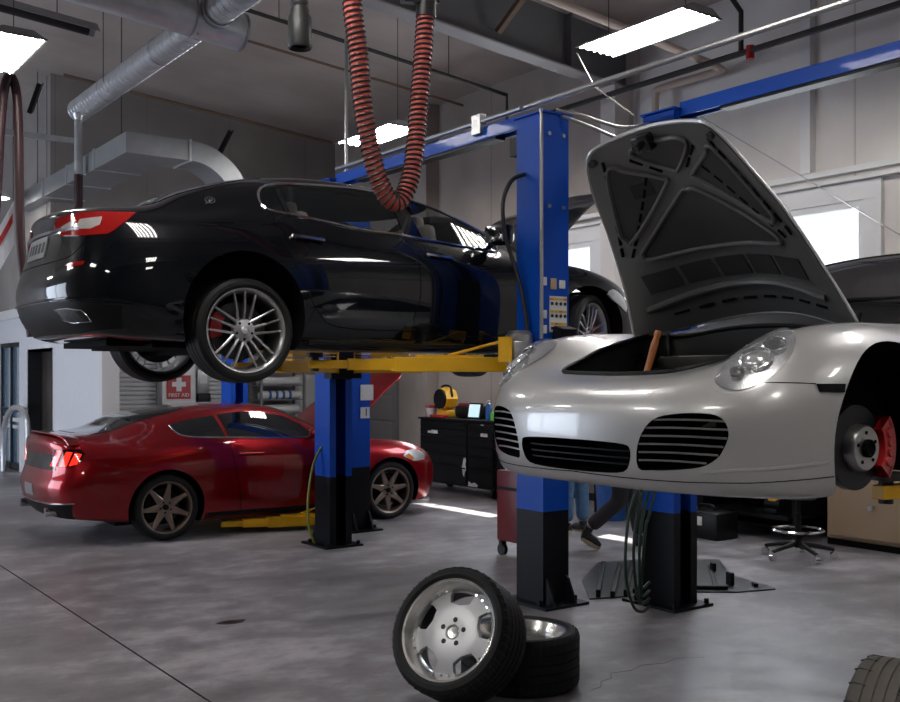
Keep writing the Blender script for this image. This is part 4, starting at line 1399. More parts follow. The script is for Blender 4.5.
# open hood
HM = [(3.90, 0), (3.88, .25), (3.84, .44), (3.73, .61), (3.45, .69), (2.9, .75), (2.76, .74), (2.73, .4), (2.72, 0)]
HMP = HM + [(p[0], -p[1]) for p in HM[-2:0:-1]]
hg, an = Vector((2.74, 0, 1.02)), R(HOOD_M)
SW = lambda mb: mb.xf(Matrix.Translation((0, 0, .03)) @ Matrix.Translation(hg) @ Matrix.Rotation(-an, 4, 'Y') @ Matrix.Translation(-hg))
m = MB(); patch(m, bvh, 'T', spline(HMP, 3, True), .004, -.001, .09); hd = SW(m).build('hood', 'black_paint', mas)
m = MB(); patch(m, bvh, 'T', spline([(3.2 + (p[0] - 3.2) * .985, p[1] * .985) for p in HMP], 3, True), -.004, .022, .09); SW(m).build('hood_liner', 'liner', hd)
for s in (1, -1):
    m = MB(); m.tube([(2.85, s * .66, .96), (3.05, s * .66, 1.16)], .010); m.build('hood_strut', 'trim_black', mas)
for s in (-1, 1):
    car_wheel(mas, .0, s * .80, .305, s, .353, .282, .275, 'split15', 'rim_grey', caliper='caliper_red', rot=R(90 + 0), caliper_at=R(170))
    car_wheel(mas, 3.17, s * .80, .345, s, .353, .277, .25, 'split15', 'rim_silver', steer=R(20), caliper='caliper_red', rot=R(80), caliper_at=R(20))
HOOD_R = 44
TLB = NEG([(-.23, .775), (-.13, .955), (.15, .955), (.20, .915), (.185, .838), (.112, .785)])
TLBARS = [NEG([(-.184, .786), (-.075, .945), (-.010, .940), (-.085, .783)]), NEG([(-.035, .786), (.040, .934), (.098, .928), (.055, .789)]), NEG([(.085, .795), (.125, .922), (.178, .908), (.160, .815)])]
# ================================================================ candy red coupe on the far lift
def red_net():
    C = []
    C.append([(-.70, 0, .24), (-.93, 0, .25), (-1.03, 0, .31), (-1.10, 0, .43), (-1.125, 0, .58), (-1.09, 0, .70), (-1.06, 0, .88), (-1.075, 0, 1.035), (-.97, 0, 1.085), (-.84, 0, 1.092), (-.70, 0, 1.10)])
    C.append([(-.66, 0, .24), (-.90, .38, .25), (-.995, .46, .31), (-1.065, .49, .43), (-1.09, .50, .58), (-1.055, .49, .70), (-1.025, .48, .88), (-1.035, .45, 1.03), (-.93, .36, 1.083), (-.78, .18, 1.094), (-.62, 0, 1.105)])
    C.append([(-.60, 0, .24), (-.80, .62, .25), (-.885, .73, .30), (-.945, .775, .43), (-.965, .785, .59), (-.93, .775, .72), (-.90, .75, .88), (-.89, .69, 1.015), (-.77, .54, 1.078), (-.62, .28, 1.105), (-.50, 0, 1.125)])
    C.append([(-.52, 0, .23), (-.60, .71, .23), (-.66, .84, .28), (-.70, .88, .42), (-.71, .892, .60), (-.69, .88, .76), (-.66, .83, .91), (-.63, .735, 1.01), (-.53, .58, 1.085), (-.44, .31, 1.145), (-.36, 0, 1.165)])
    C.append(section(-.30, [(.72, .20), (.88, .23), (.935, .40), (.95, .60), (.942, .79), (.865, .945), (.745, 1.045), (.59, 1.15), (.33, 1.225), (0, 1.24)]))
    C.append(section(.05, [(.72, .18), (.895, .20), (.942, .38), (.956, .60), (.946, .81), (.872, .98), (.75, 1.10), (.575, 1.245), (.325, 1.30), (0, 1.315)]))
    C.append(section(.50, [(.72, .17), (.885, .185), (.924, .33), (.947, .58), (.937, .82), (.87, 1.005), (.752, 1.155), (.565, 1.315), (.32, 1.36), (0, 1.372)]))
    C.append(section(.95, [(.72, .17), (.88, .185), (.920, .31), (.942, .57), (.930, .815), (.866, 1.0), (.755, 1.16), (.57, 1.325), (.325, 1.372), (0, 1.384)]))
    C.append(section(1.38, [(.72, .17), (.88, .185), (.920, .31), (.942, .57), (.930, .81), (.865, .985), (.768, 1.115), (.60, 1.27), (.355, 1.335), (0, 1.35)]))
    C.append(section(1.75, [(.72, .17), (.885, .185), (.922, .33), (.943, .575), (.931, .80), (.866, .97), (.785, 1.04), (.655, 1.13), (.40, 1.195), (0, 1.215)]))
    C.append(section(2.12, [(.72, .18), (.89, .20), (.930, .36), (.947, .585), (.936, .80), (.872, .95), (.795, .975), (.66, .995), (.36, 1.025), (0, 1.04)]))
    C.append(section(2.72, [(.72, .19), (.895, .21), (.938, .37), (.954, .58), (.944, .78), (.865, .915), (.76, .932), (.60, .938), (.31, .962), (0, .975)]))
    C.append(section(3.08, [(.70, .19), (.875, .21), (.92, .36), (.93, .56), (.91, .72), (.825, .85), (.71, .875), (.555, .88), (.30, .90), (0, .91)]))
    C.append([(3.16, 0, .18), (3.20, .65, .18), (3.27, .78, .20), (3.32, .825, .36), (3.33, .835, .53), (3.315, .81, .68), (3.275, .73, .79), (3.24, .615, .825), (3.20, .475, .84), (3.18, .25, .862), (3.16, 0, .872)])
    C.append([(3.26, 0, .18), (3.37, .42, .18), (3.47, .52, .20), (3.53, .54, .35), (3.545, .545, .50), (3.525, .525, .645), (3.48, .48, .75), (3.42, .40, .79), (3.36, .30, .81), (3.31, .155, .828), (3.28, 0, .836)])
    C.append([(3.32, 0, .18), (3.45, 0, .18), (3.54, 0, .20), (3.60, 0, .34), (3.615, 0, .49), (3.60, 0, .63), (3.56, 0, .73), (3.50, 0, .765), (3.44, 0, .785), (3.38, 0, .80), (3.34, 0, .81)])
    return C


mus = thing('coupe_car', 'candy red fastback coupe with bronze seven spoke wheels and raised hood', 'car', (3.78, 11.02, 0.0), 0)
bm = body_bm(red_net(), 8, 7)
bvh = BVHTree.FromBMesh(bm)
MUS = bvh
cutters = []
for s in (1, -1):
    for wx in (0, 2.70):
        c = MB(); c.cyl((wx, s * .55, .335), (wx, s * 1.3, .335), .395, n=64)
        cutters.append((c, 'car_dark'))
HDR = [(3.44, 0), (3.41, .28), (3.33, .46), (3.14, .62), (2.7, .70), (2.3, .745), (2.16, .72), (2.14, .4), (2.13, 0)]
HDRP = HDR + [(p[0], -p[1]) for p in HDR[-2:0:-1]]
cutters.append((MB().prism([(2.68 + (p[0] - 2.68) * .96, p[1] * .95) for p in HDRP], .5, 1.3), 'car_dark'))
me = cut(bm, 'body', cutters, ['red_paint', 'car_dark'])
bm.free()
mesh_obj(me, 'body', mus)
for s in (1, -1):
    F_ = 'L' if s > 0 else 'R'
    Q1 = [(.10, 1.165), (.16, 1.085), (.30, 1.052), (.66, 1.035), (.60, 1.255), (.40, 1.232), (.22, 1.20)]
    D1 = [(.70, 1.033), (1.16, 1.015), (1.70, 1.0), (1.74, 1.02), (1.62, 1.13), (1.42, 1.235), (1.15, 1.285), (.90, 1.288), (.64, 1.262)]
    m = MB(); patch(m, bvh, F_, Q1, .003, .006, .05); m.build('quarter_glass', 'dark_glass', mus)
    m = MB(); patch(m, bvh, F_, D1, .003, .006, .05); m.build('door_glass', 'dark_glass', mus)
    m = MB(); surf_line(m, bvh, F_, [(.10, 1.165), (.16, 1.08), (.30, 1.045), (.66, 1.028), (1.16, 1.008), (1.74, .992)], .008, .003, smooth=4); m.build('belt_trim', 'chrome', mus)
    m = MB(); surf_line(m, bvh, F_, [(.72, 1.03), (.70, .92), (.74, .7), (.80, .4), (.80, .25)], .004, 0, smooth=4)
    surf_line(m, bvh, F_, [(.80, .25), (1.8, .25), (1.97, .45), (2.02, .75), (1.95, .97)], .004, 0, smooth=4)
    m.build('door_gap', 'car_dark', mus)
    m = MB(); surf_line(m, bvh, F_, [(.78, .845), (.93, .845), (1.06, .84)], .015, .018, smooth=3); h = m.build('door_handle', 'red_paint', mus)
    m = MB(); surf_line(m, bvh, F_, [(.42, .23), (1.3, .22), (2.28, .23)], .03, -.008); m.build('side_skirt', 'trim_black', mus)
    m = MB(); m.tube([(1.68, s * .84, 1.0), (1.67, s * .92, 1.02)], .022).sphere((1.66, s * .99, 1.05), .095, (.62, .95, .62), 16); m.build('door_mirror', 'red_paint', mus)
    # three bar tail lamps
    fr = yaw_frame(180 - 35 * s)
    tl = MB(); patch(tl, bvh, fr, [(s * a, z) for a, z in TLB], .004, .008, .05)
    tb = tl.build('tail_lamp', 'gloss_black', mus)
    for k, bar in enumerate(TLBARS):
        m = MB(); patch(m, bvh, fr, [(s * a, z) for a, z in bar], .012, .002, .03)
        tag(m.build('tail_bar', 'tail_emit', tb), 'bright red slanted bar of the tail lamp')
    fr2 = yaw_frame(42 * s)
    m = MB(); patch(m, bvh, fr2, [(s * a, z) for a, z in NEG([(1.21, .735), (1.27, .795), (1.36, .805), (1.46, .785), (1.535, .735), (1.48, .675), (1.32, .668)])], .006, .01, .04)
    hl = m.build('headlamp', 'steel', mus)
    m = MB(); patch(m, bvh, fr2, [(s * a, z) for a, z in NEG([(1.23, .735), (1.28, .765), (1.33, .70), (1.29, .685)])], .009, .0, .04)
    m.build('amber_marker', 'amber', hl)
    m = MB(); m.tube([(2.35, s * .60, .93), (2.6, s * .60, 1.20)], .010); m.build('hood_strut', 'trim_black', mus)
WS = [(1.42, 0), (1.42, .3), (1.47, .52), (1.56, .60), (1.88, .69), (2.06, .71), (2.12, .55), (2.15, .3), (2.16, 0)]
mb = MB(); patch(mb, bvh, 'T', WS + [(p[0], -p[1]) for p in WS[-2:0:-1]], .004, .006, .08); mb.build('windscreen', 'dark_glass', mus)
RG = [(-.76, 0), (-.74, .3), (-.66, .50), (-.35, .545), (.15, .52), (.34, .44), (.38, .2), (.39, 0)]
mb = MB(); patch(mb, bvh, 'T', RG + [(p[0], -p[1]) for p in RG[-2:0:-1]], .004, .006, .08); mb.build('rear_glass', 'dark_glass', mus)
mb = MB(); patch(mb, bvh, 'T', [(.46, -.5), (1.36, -.52), (1.36, .52), (.46, .5)], .003, .006, .08); mb.build('roof_panel', 'gloss_black', mus) if False else None
mb = MB(); patch(mb, bvh, 'B', [(-.60, .745), (-.56, .90), (.56, .90), (.60, .745)], .003, .006, .06); mb.build('rear_panel', 'gloss_black', mus)
mb = MB(); patch(mb, bvh, 'B', [(-.15, .47), (.15, .47), (.15, .585), (-.15, .585)], .006, .006, .06); mb.build('number_plate', 'plate_grey', mus)
mb = MB(); patch(mb, bvh, 'B', [(-.80, .42), (-.5, .40), (.5, .40), (.80, .42), (.72, .27), (-.72, .27)], .006, .01, .06); mb.build('rear_diffuser', 'trim_black', mus)
mb = MB(); surf_line(mb, bvh, 'B', [(-.82, .435), (-.5, .415), (.5, .415), (.82, .435)], .008, .008); mb.build('diffuser_trim', 'chrome', mus)
for s in (1, -1):
    MB().cyl((-1.09, s * .50, .33), (-.92, s * .50, .33), .045, n=20).build('exhaust_tip', 'chrome', mus)
# deck spoiler
mb = MB()
rows = []
for k in range(25):
    y = -.74 + 1.48 * k / 24
    l, n = project(bvh, 'T', (-.93 + .10 * (abs(y) / .74) ** 2, y))
    rows.append([l + Vector((.11, 0, -.02)), l + Vector((.06, 0, .006)), l + Vector((-.04, 0, .016)), l + Vector((-.10, 0, .022)), l + Vector((-.10, 0, .008)), l + Vector((-.02, 0, -.01)), l + Vector((.11, 0, -.03))])
mb.grid(rows)
mb.build('deck_spoiler', 'red_paint', mus)
mb = MB()
P = [(3.02, -.86, .175), (3.25, -.82, .165), (3.44, -.62, .16), (3.57, -.35, .155), (3.62, 0, .155)]
P = P + [(p[0], -p[1], p[2]) for p in P[-2::-1]]
mb.tube(spline(P, 4), .022, 6); mb.build('front_splitter', 'rim_silver', mus)
MB().rng((-.45, 3.1), (-.66, .66), (.16, .19)).build('floor_tray', 'car_dark', mus)
hg, an = Vector((2.14, 0, 1.03)), R(HOOD_R)
SW = lambda mb: mb.xf(Matrix.Translation((0, 0, .03)) @ Matrix.Translation(hg) @ Matrix.Rotation(-an, 4, 'Y') @ Matrix.Translation(-hg))
m = MB(); patch(m, bvh, 'T', spline(HDRP, 3, True), .004, -.001, .09); hd = SW(m).build('hood', 'red_paint', mus)
m = MB(); patch(m, bvh, 'T', spline([(2.68 + (p[0] - 2.68) * .985, p[1] * .985) for p in HDRP], 3, True), -.004, .02, .09); SW(m).build('hood_underside', 'red_paint', hd)
m = MB()
for pl in ([(2.9, -.4), (2.95, .0), (2.9, .4)], [(2.35, -.55), (2.4, 0), (2.35, .55)], [(2.4, -.5), (2.9, -.4)], [(2.4, .5), (2.9, .4)]):
    surf_line(m, bvh, 'T', pl, .022, -.022, smooth=3)
SW(m).build('hood_rib', 'red_paint', hd)
for s in (-1, 1):
    car_wheel(mus, .0, s * .795, .338, s, .337, .264, .275, 'seven', 'rim_bronze', rot=R(82))
    car_wheel(mus, 2.70, s * .80, .338, s, .337, .264, .255, 'seven', 'rim_bronze', rot=R(62))
# ================================================================ two-post lifts
def car_lift(label, U, V0, V1, arm_z, near_arms, far_arms, zsplit=.69, H=3.60):
    """V0 = near post, V1 = far post; arms: list of (pad u, pad v)"""
    t = thing('car_lift', label, 'car lift', (U, (V0 + V1) / 2, 0), 0, 'two post car lifts')
    half = (V1 - V0) / 2
    for sgn, arms in ((-1, near_arms), (1, far_arms)):
        y = sgn * half                    # opening of the channel faces the other post
        o = -sgn                          # direction of the opening
        w, d, th = .125, .15, .02

        def chan(z0, z1):
            mb = MB()
            out = [(-w, -d * o), (w, -d * o), (w, d * o), (w - .07, d * o), (w - .07, (d - th) * o), (w - th, (d - th) * o), (w - th, (-d + th) * o), (-w + th, (-d + th) * o), (-w + th, (d - th) * o), (-w + .07, (d - th) * o), (-w + .07, d * o), (-w, d * o)]
            mb.prism([(p[0], p[1] + y) for p in out], z0, z1)
            return mb
        col = chan(zsplit, H).build('column', 'lift_blue', t, 0)
        chan(.02, zsplit).build('column_foot', 'lift_black', t, 0)
        bp = MB().rng((-.21, .21), (y - .28, y + .23) if sgn < 0 else (y - .23, y + .28), (0, .02))
        for gx in (-.10, .10):
            yy = y - o * d
            bp.prism([(0, 0), (.11, 0), (.03, .17), (0, .19)], gx - .008, gx + .008, Matrix(((0, 0, 1, 0), (-o, 0, 0, yy), (0, 1, 0, .02), (0, 0, 0, 1))))
        base = bp.build('base_plate', 'lift_black', t, 0)
        for gx in (-.17, .17):
            for gy in (-.20, .17):
                MB().cyl((gx, y + gy * -sgn * -1 * 1.0, .02), (gx, y + gy * -sgn * -1 * 1.0, .055), .018, n=6).build('anchor_bolt', 'lift_black', base, 0)
        hd = MB().rng((-.15, .15), (y - .17, y + .17), (H, H + .012)); hd.build('column_cap', 'lift_blue', t, 0)
        for zz in (2.92, 3.45):
            for gx in (-.07, .07):
                MB().cyl((gx, y - d * o, zz), (gx, y - d * o - o * .012, zz), .016, n=6).build('bolt', 'steel', col, 0)
        # carriage inside the channel with its two swing arms
        ca = MB().rng((-.10, .10), (y + o * .02, y + o * .17), (arm_z - .12, arm_z + .75)).rng((-.17, .17), (y + o * .12, y + o * .26), (arm_z - .11, arm_z + .11))
        car_ = ca.build('carriage', 'lift_black', t, 0)
        for k, (pu, pv) in enumerate(arms):
            px, py = pu - U, pv - (V0 + V1) / 2
            ax, ay = (.12 if px > 0 else -.12), y + o * .20
            dx, dy = px - ax, py - ay
            L = math.hypot(dx, dy); an = math.atan2(dy, dx)
            q = Matrix.Translation((ax, ay, arm_z)) @ Matrix.Rotation(an, 4, 'Z')
            m = MB().rng((-.06, L * .62), (-.062, .062), (-.055, .055), .006).rng((L * .16, L * .5), (-.045, .045), (.055, .072)).rng((-.02, .02), (-.07, .07), (-.06, .21))
            ar = m.xf(q).build('swing_arm', 'lift_yellow', t, 0)
            m = MB().rng((L * .50, L * .84), (-.046, .046), (-.042, .042), .004).xf(q); m.build('arm_extension', 'lift_yellow', ar, 0)
            m = MB().rng((L * .72, L * 1.03), (-.032, .032), (-.03, .03), .004).xf(q); m.build('arm_tip', 'lift_yellow', ar, 0)
            m = MB().cyl((0, 0, .20), (L * .34, 0, .065), .011, n=8).xf(q); m.build('restraint_rod', 'lift_yellow', ar)
            m = MB().cyl((L, 0, -.05), (L, 0, .05), .03, n=16).cyl((L, 0, .05), (L, 0, .085), .062, n=24).xf(q); m.build('lift_pad', 'rubber', ar)
            MB().cyl((ax, ay, arm_z - .1), (ax, ay, arm_z + .1), .035, n=16).build('arm_pin', 'steel', ar)
    bm_ = MB().rng((-.045, .045), (-half + .15, half - .15), (H + .012, H + .03)).rng((-.062, -.045), (-half + .15, half - .15), (H - .045, H + .055)).rng((.045, .062), (-half + .15, half - .15), (H - .045, H + .055))
    bm_.build('overhead_beam', 'lift_blue', t, 0)
    MB().rng((-.05, .05), (-half + .5, half - .5), (H - .065, H - .03)).build('shutoff_bar', 'trim_black', t, 0)
    return t, half


L1, h1 = car_lift('two-post lift with blue columns and yellow arms holding up the blue-black sedan', 5.03, 5.75, 8.90, 1.765,
                  [(3.55, 6.55), (6.0, 6.6)], [(3.60, 8.0), (6.0, 8.0)])
L2, h2 = car_lift('two-post lift with blue columns under the raised silver sports car', 5.73, 1.98, 5.13, 1.188,
                  [(4.05, 2.42), (5.6, 2.45)], [(4.35, 3.72), (5.6, 3.70)])
L3, h3 = car_lift('two-post lift with blue columns standing beside the red coupe', 5.72, 9.68, 12.80, .10,
                  [(4.45, 10.22), (5.75, 10.3)], [(4.45, 11.75), (5.75, 11.75)])

# fittings of the near post
vm = (5.75 + 8.90) / 2
P = lambda pts: [(u - 5.03, v - vm, z) for u, v, z in pts]
MB().tube(spline(P([(4.90, 5.80, 3.18), (4.80, 5.84, 3.12), (4.74, 5.86, 2.95), (4.76, 5.85, 2.7), (4.82, 5.80, 2.45), (4.85, 5.74, 2.17), (4.86, 5.70, 1.80)]), 6), .016, 8).build('hydraulic_hose', 'rubber', L1)
MB().tube(P([(4.885, 5.61, 3.62), (4.885, 5.595, 3.58), (4.885, 5.595, 1.95)]), .014, 8).build('conduit', 'conduit', L1)
mo = MB().cyl((4.78, 5.72, 1.76), (4.78, 5.72, 1.98), .10, n=28).cyl((4.78, 5.72, 1.98), (4.78, 5.72, 2.01), .10, .075, 28).box((4.70, 5.66, 1.86), (.12, .10, .14), None, .01).xf(Matrix.Translation((-5.03, -vm, 0)))
pu = mo.build('power_unit', 'steel', L1)
MB().rng((4.60, 4.63), (5.62, 5.74), (1.78, 1.96)).xf(Matrix.Translation((-5.03, -vm, 0))).build('unit_guard', 'lift_yellow', pu, 0)
MB().cyl((4.78, 5.72, 1.50), (4.78, 5.72, 1.74), .075, n=20).xf(Matrix.Translation((-5.03, -vm, 0))).build('oil_tank', 'lift_black', pu)
MB().box((5.06, 5.55, 1.94), (.16, .10, .20), (14, 0, 0), .01).xf(Matrix.Translation((-5.03, -vm, 0))).build('control_box', 'trim_black', L1, 0)
lp = MB().rng((4.965, 5.13), (5.592, 5.60), (2.00, 2.265)).xf(Matrix.Translation((-5.03, -vm, 0))).build('warning_placard', 'paper', L1, 0)
for r_ in range(3):
    for c in range(4):
        u, z = 4.985 + c * .042, 2.222 - r_ * .09
        MB().rng((u - .017, u + .017), (5.588, 5.592), (z + .012, z + .03)).xf(Matrix.Translation((-5.03, -vm, 0))).build('placard_heading', 'label_orange' if (c + r_) % 3 == 0 else 'label_yellow', lp, 0)
        MB().box((u, 5.590, z - .012), (.022, .004, .022), (0, 25 * c, 0)).xf(Matrix.Translation((-5.03, -vm, 0))).build('placard_pictogram', 'ink', lp, 0)
MB().rng((4.975, 5.03), (5.592, 5.60), (2.315, 2.395)).xf(Matrix.Translation((-5.03, -vm, 0))).build('tan_sticker', mat('tan sticker', (.55, .36, .2), .6), L1, 0)
MB().rng((5.06, 5.115), (5.592, 5.60), (2.325, 2.385)).xf(Matrix.Translation((-5.03, -vm, 0))).build('pale_sticker', 'paper', L1, 0)
for z in (2.37, 2.13, 2.02):
    MB().rng((4.905, 4.935), (5.592, 5.60), (z - .03, z + .03)).xf(Matrix.Translation((-5.03, -vm, 0))).build('small_sticker', 'paper', L1, 0)
jb = MB().rng((4.93, 4.99), (6.38, 6.50), (3.60, 3.76), .006).xf(Matrix.Translation((-5.03, -vm, 0))).build('junction_box', 'steel', L1, 0)
MB().rng((4.97, 5.09), (5.92, 6.06), (3.36, 3.50)).xf(Matrix.Translation((-5.03, -vm, 0))).build('limit_switch', 'trim_black', L1, 0)
MB().tube(P([(4.95, 8.7, 3.70), (4.95, 5.9, 3.70)]), .018, 8).build('air_pipe', 'conduit', L1)
# far post of the red coupe lift: bay number sheet
vm3 = (9.68 + 12.80) / 2
for z, s_ in ((1.50, .17), (1.28, .12)):
    o = MB().rng((.0, s_ * .95), (9.68 - vm3 - .158, 9.68 - vm3 - .15), (z - s_ / 2, z + s_ / 2)).build('paper_sheet', 'paper', L3, 0)
text_mesh('1', .12, 'bay_number', 'ink', o, Matrix.Translation((.07, 9.68 - vm3 - .160, 1.28)) @ Matrix.Rotation(R(90), 4, 'X'), .001)
# green air hoses hung on the inner post of the silver car's lift
vm2 = (1.98 + 5.13) / 2
for k, (dx, dz) in enumerate(((-.04, -.04), (.04, .05), (.10, .14), (.16, .24))):
    pts = [(5.33 + dx, 4.96, 1.02), (5.22 + dx, 4.94, .90), (5.12 + dx, 4.92, .70), (5.07 + dx, 4.90, .40 + dz), (5.12 + dx * .5, 4.90, .16 + dz), (5.20, 4.91, .08 + dz * .6), (5.30, 4.93, .10 + dz * .6)]
    o = MB().tube(spline(pts, 7), .011, 8).build('air_hose', 'hose_green')
    tag(o, 'dark green air hoses looped beside the middle blue post' , 'hose', 'green air hoses')
o = MB().tube(spline([(4.95, 8.98, .98), (4.86, 8.98, .8), (4.80, 8.97, .5), (4.80, 8.96, .22), (4.86, 8.98, .06), (4.9, 9.0, .02)], 6), .012, 8).build('air_hose', 'hose_lime')
tag(o, 'yellow green air hose hanging beside the dark post near the red coupe', 'hose')
o.location = (-.045, -.06, 0)
# ================================================================ ducts, pipes and hoses overhead
dt = thing('air_duct', 'round spiral silver duct running under the ceiling with a trunk duct across it', 'duct', (4.19, 10.0, 5.4))
mb = MB()
prof = []
for k in range(76):
    v = -4.6 + 9.1 * k / 75
    prof += [(.150, v), (.150, v + .100), (.1555, v + .106), (.1555, v + .114)]
mb.lathe(prof + [(.0, prof[-1][1])], 40, Matrix(((1, 0, 0, 0), (0, 0, 1, 0), (0, 1, 0, 0), (0, 0, 0, 1))))
mb.build('spiral_duct', 'galv', dt, 25)
sl = Vector((-1, 0, .085)).normalized()
a, b = Vector((.36, 0, -.10)), Vector((.36, 0, -.10)) + sl * 5.2
mb = MB().cyl(a, b, .19, n=40); mb.build('trunk_duct', 'galv', dt)
MB().cyl(a - sl * .01, a + sl * .02, .197, n=40).build('duct_band', 'galv_dull', dt); MB().cyl(a + sl * .55, a + sl * .57, .196, n=40).build('duct_band', 'galv_dull', dt)
mb = MB().lathe([(.17, -.26), (.156, -.26), (.156, .30), (.17, .30)], 32, Matrix(((1, 0, 0, 0), (0, 0, 1, 0), (0, -1, 0, 0), (0, 0, 0, 1))), closed=True); mb.build('duct_saddle', 'galv_dull', dt)
for v in (3.3, 1.4):
    MB().lathe([(.158, v - .012), (.162, v), (.158, v + .012)], 40, Matrix(((1, 0, 0, 0), (0, 0, 1, 0), (0, 1, 0, 0), (0, 0, 0, 1)))).build('duct_joint', 'galv_dull', dt)
for v in (-3.5, 3.0):
    MB().tube([(-.16, v, 0), (-.16, v, ceil_z(4.2) - 5.4)], .005, 6).build('hanger_wire', 'pipe_black', dt)
mb = MB().cyl((-.08, 4.35, -.12), (-.08, 4.35, -.95), .055, n=20).cyl((-.08, 4.35, -.12), (-.08, 4.35, -.2), .09, .055, 20).cyl((-.20, 4.32, -.93), (.03, 4.40, -.93), .012)
mb.build('drop_pipe', 'galv', dt)
MB().cyl((-.08, 4.35, -.95), (-.08, 4.35, -1.75), .058, n=16).build('drop_hose', 'hose_dark', dt)

rd = thing('rectangular_duct', 'dull rectangular sheet metal duct with a curved elbow behind the sedan', 'duct', (4.32, 12.7, 4.5))
MB().rng((-.10, .52), (.55, 5.6), (-.02, .24)).build('long_run', 'galv_dull', rd, 0)
MB().rng((-.10, .75), (0, .55), (-.02, .24)).build('cross_run', 'galv_dull', rd, 0)
rows = []
for k in range(13):
    a = R(k * 62 / 12)
    c = Vector((.75, 0, -.62))
    f = lambda r: c + Vector((math.sin(a) * r, 0, math.cos(a) * r))
    p, q = f(.60), f(.86)
    rows.append([p, q, q + Vector((0, .55, 0)), p + Vector((0, .55, 0)), p])
m = MB().grid(rows)
e0, e1 = rows[-1][0], rows[-1][1]
d = Vector((math.cos(R(62)), 0, -math.sin(R(62))))
m.grid([rows[-1], [x + d * .8 for x in rows[-1]]])
bmesh.ops.remove_doubles(m.bm, verts=m.bm.verts, dist=1e-4)
m.build('elbow', 'galv_dull', rd, 40)
for v in (1.3, 2.6, 3.9):
    MB().rng((-.115, .535), (v - .015, v + .015), (-.035, .255)).build('flange_joint', 'galv', rd, 0)
MB().rng((.72, .75), (-.015, .565), (-.035, .255)).build('flange_joint', 'galv', rd, 0)
for v in (.3, 4.4):
    MB().tube([(-.06, v, .24), (-.06, v, ceil_z(4.2) - 4.5)], .006, 6).build('hanger_rod', 'pipe_black', rd)

# sprinkler main, branch lines, conduits
m = thing('sprinkler_pipe', 'black iron sprinkler main with a red fitting along the window wall', 'pipe', (9.0, 0, 5.157))
MB().tube([(0, -4.9, 0), (0, 16.8, 0)], .035, 10).build('main_pipe', 'pipe_black', m)
MB().tube([(0, 7.05, 0), (0, 7.05, .45), (-.35, 7.05, .70), (-1.8, 7.05, .84)], .028, 8).build('riser', 'pipe_black', m)
MB().tube([(0, 11.04, 0), (0, 11.04, .44), (-3.06, 11.04, .73), (-8.0, 11.04, 1.15)], .026, 8).build('branch_pipe', 'pipe_black', m)
MB().cyl((0, 6.93, -.09), (0, 6.93, .05), .045, n=14).build('red_valve', 'red_plastic', m)
for u in (-1.0, -3.5, -6.0):
    z = .44 - u * .095 - .44 + .43
    MB().tube([(u, 11.04, z), (u, 11.04, ceil_z(9 + u) - 5.157)], .006, 6).build('hanger_rod', 'pipe_black', m)
MB().cyl((-1.0, 7.05, .78), (-1.0, 7.05, .98), .012).build('sprinkler_head', 'pipe_black', m)

m = MB().tube([(9.4, 16.55, 6.00), (-2, 16.55, 7.0)] if False else [(9.3, 16.5, 5.98), (4.5, 16.5, 6.40)], .03, 8).build('roof_conduit', 'pipe_rust')
tag(m, 'brown pipe running under the ceiling along the far dark wall', 'pipe')
m = MB().tube([(9.4, 12.6, 5.85), (-3, 12.6, 6.9)], .02, 8).build('roof_conduit', 'pipe_rust')
tag(m, 'thin brown conduit high under the ceiling behind the spiral duct', 'pipe')
m = thing('air_line', 'bright silver conduit sloping above the blue lift posts to the top edge', 'pipe', (5.04, 0, 3.73))
MB().tube([(0, -3.0, 0), (0, 8.75, 0)], .022, 10).build('conduit', 'conduit', m)
for v in (.5, 3.2):
    MB().tube([(0, v, 0), (0, v, ceil_z(5.04) - 3.73)], .004, 6).build('hanger_wire', 'pipe_black', m)
m = thing('drop_conduit', 'pair of thin vertical silver conduits left of the red ribbed hose', 'pipe', (5.12, 8.80, 3.66))
MB().tube(spline([(0, 0, ceil_z(5.15) - 3.70), (0, 0, .15), (0, -.03, .04), (0, -.15, .0), (0, -.5, .0)], 6), .018, 8).build('conduit', 'conduit', m)
MB().tube([(.05, -.35, .05), (.05, -.35, 1.0)], .014, 8).build('conduit', 'conduit', m)
m = thing('flue_pipe', 'cream lagged pipe passing behind the light fitting to the wall', 'pipe', (9.4, 7.63, 5.22))
MB().tube(spline([(-6.0, 0, .50), (-2.2, 0, .18), (-.35, 0, .02), (-.06, 0, -.02), (0, .10, -.03), (0, .9, -.03), (0, 1.0, -.08), (0, 1.02, -.3), (0, 1.02, -.6)], 6), .045, 12).build('pipe', 'pipe_cream', m)
m = MB().tube([(9.55, 9.22, 5.36), (2.0, 9.22, 5.98)], .018, 8).build('rafter_conduit', 'flange')
tag(m, 'bright conduit along the lower edge of the grey roof beam', 'pipe')
def angle_brace(a, b, w, material, label):
    a, b = Vector(a), Vector(b)
    q = Matrix.Translation((a + b) / 2) @ (b - a).to_track_quat('Z', 'Y').to_matrix().to_4x4()
    L_ = (b - a).length
    m = MB().rng((-w, w), (-.004, .004), (-L_ / 2, L_ / 2)).rng((-w, -w + .008), (-.004, w), (-L_ / 2, L_ / 2))
    return tag(m.xf(q).build('angle_brace', material), label, 'brace')


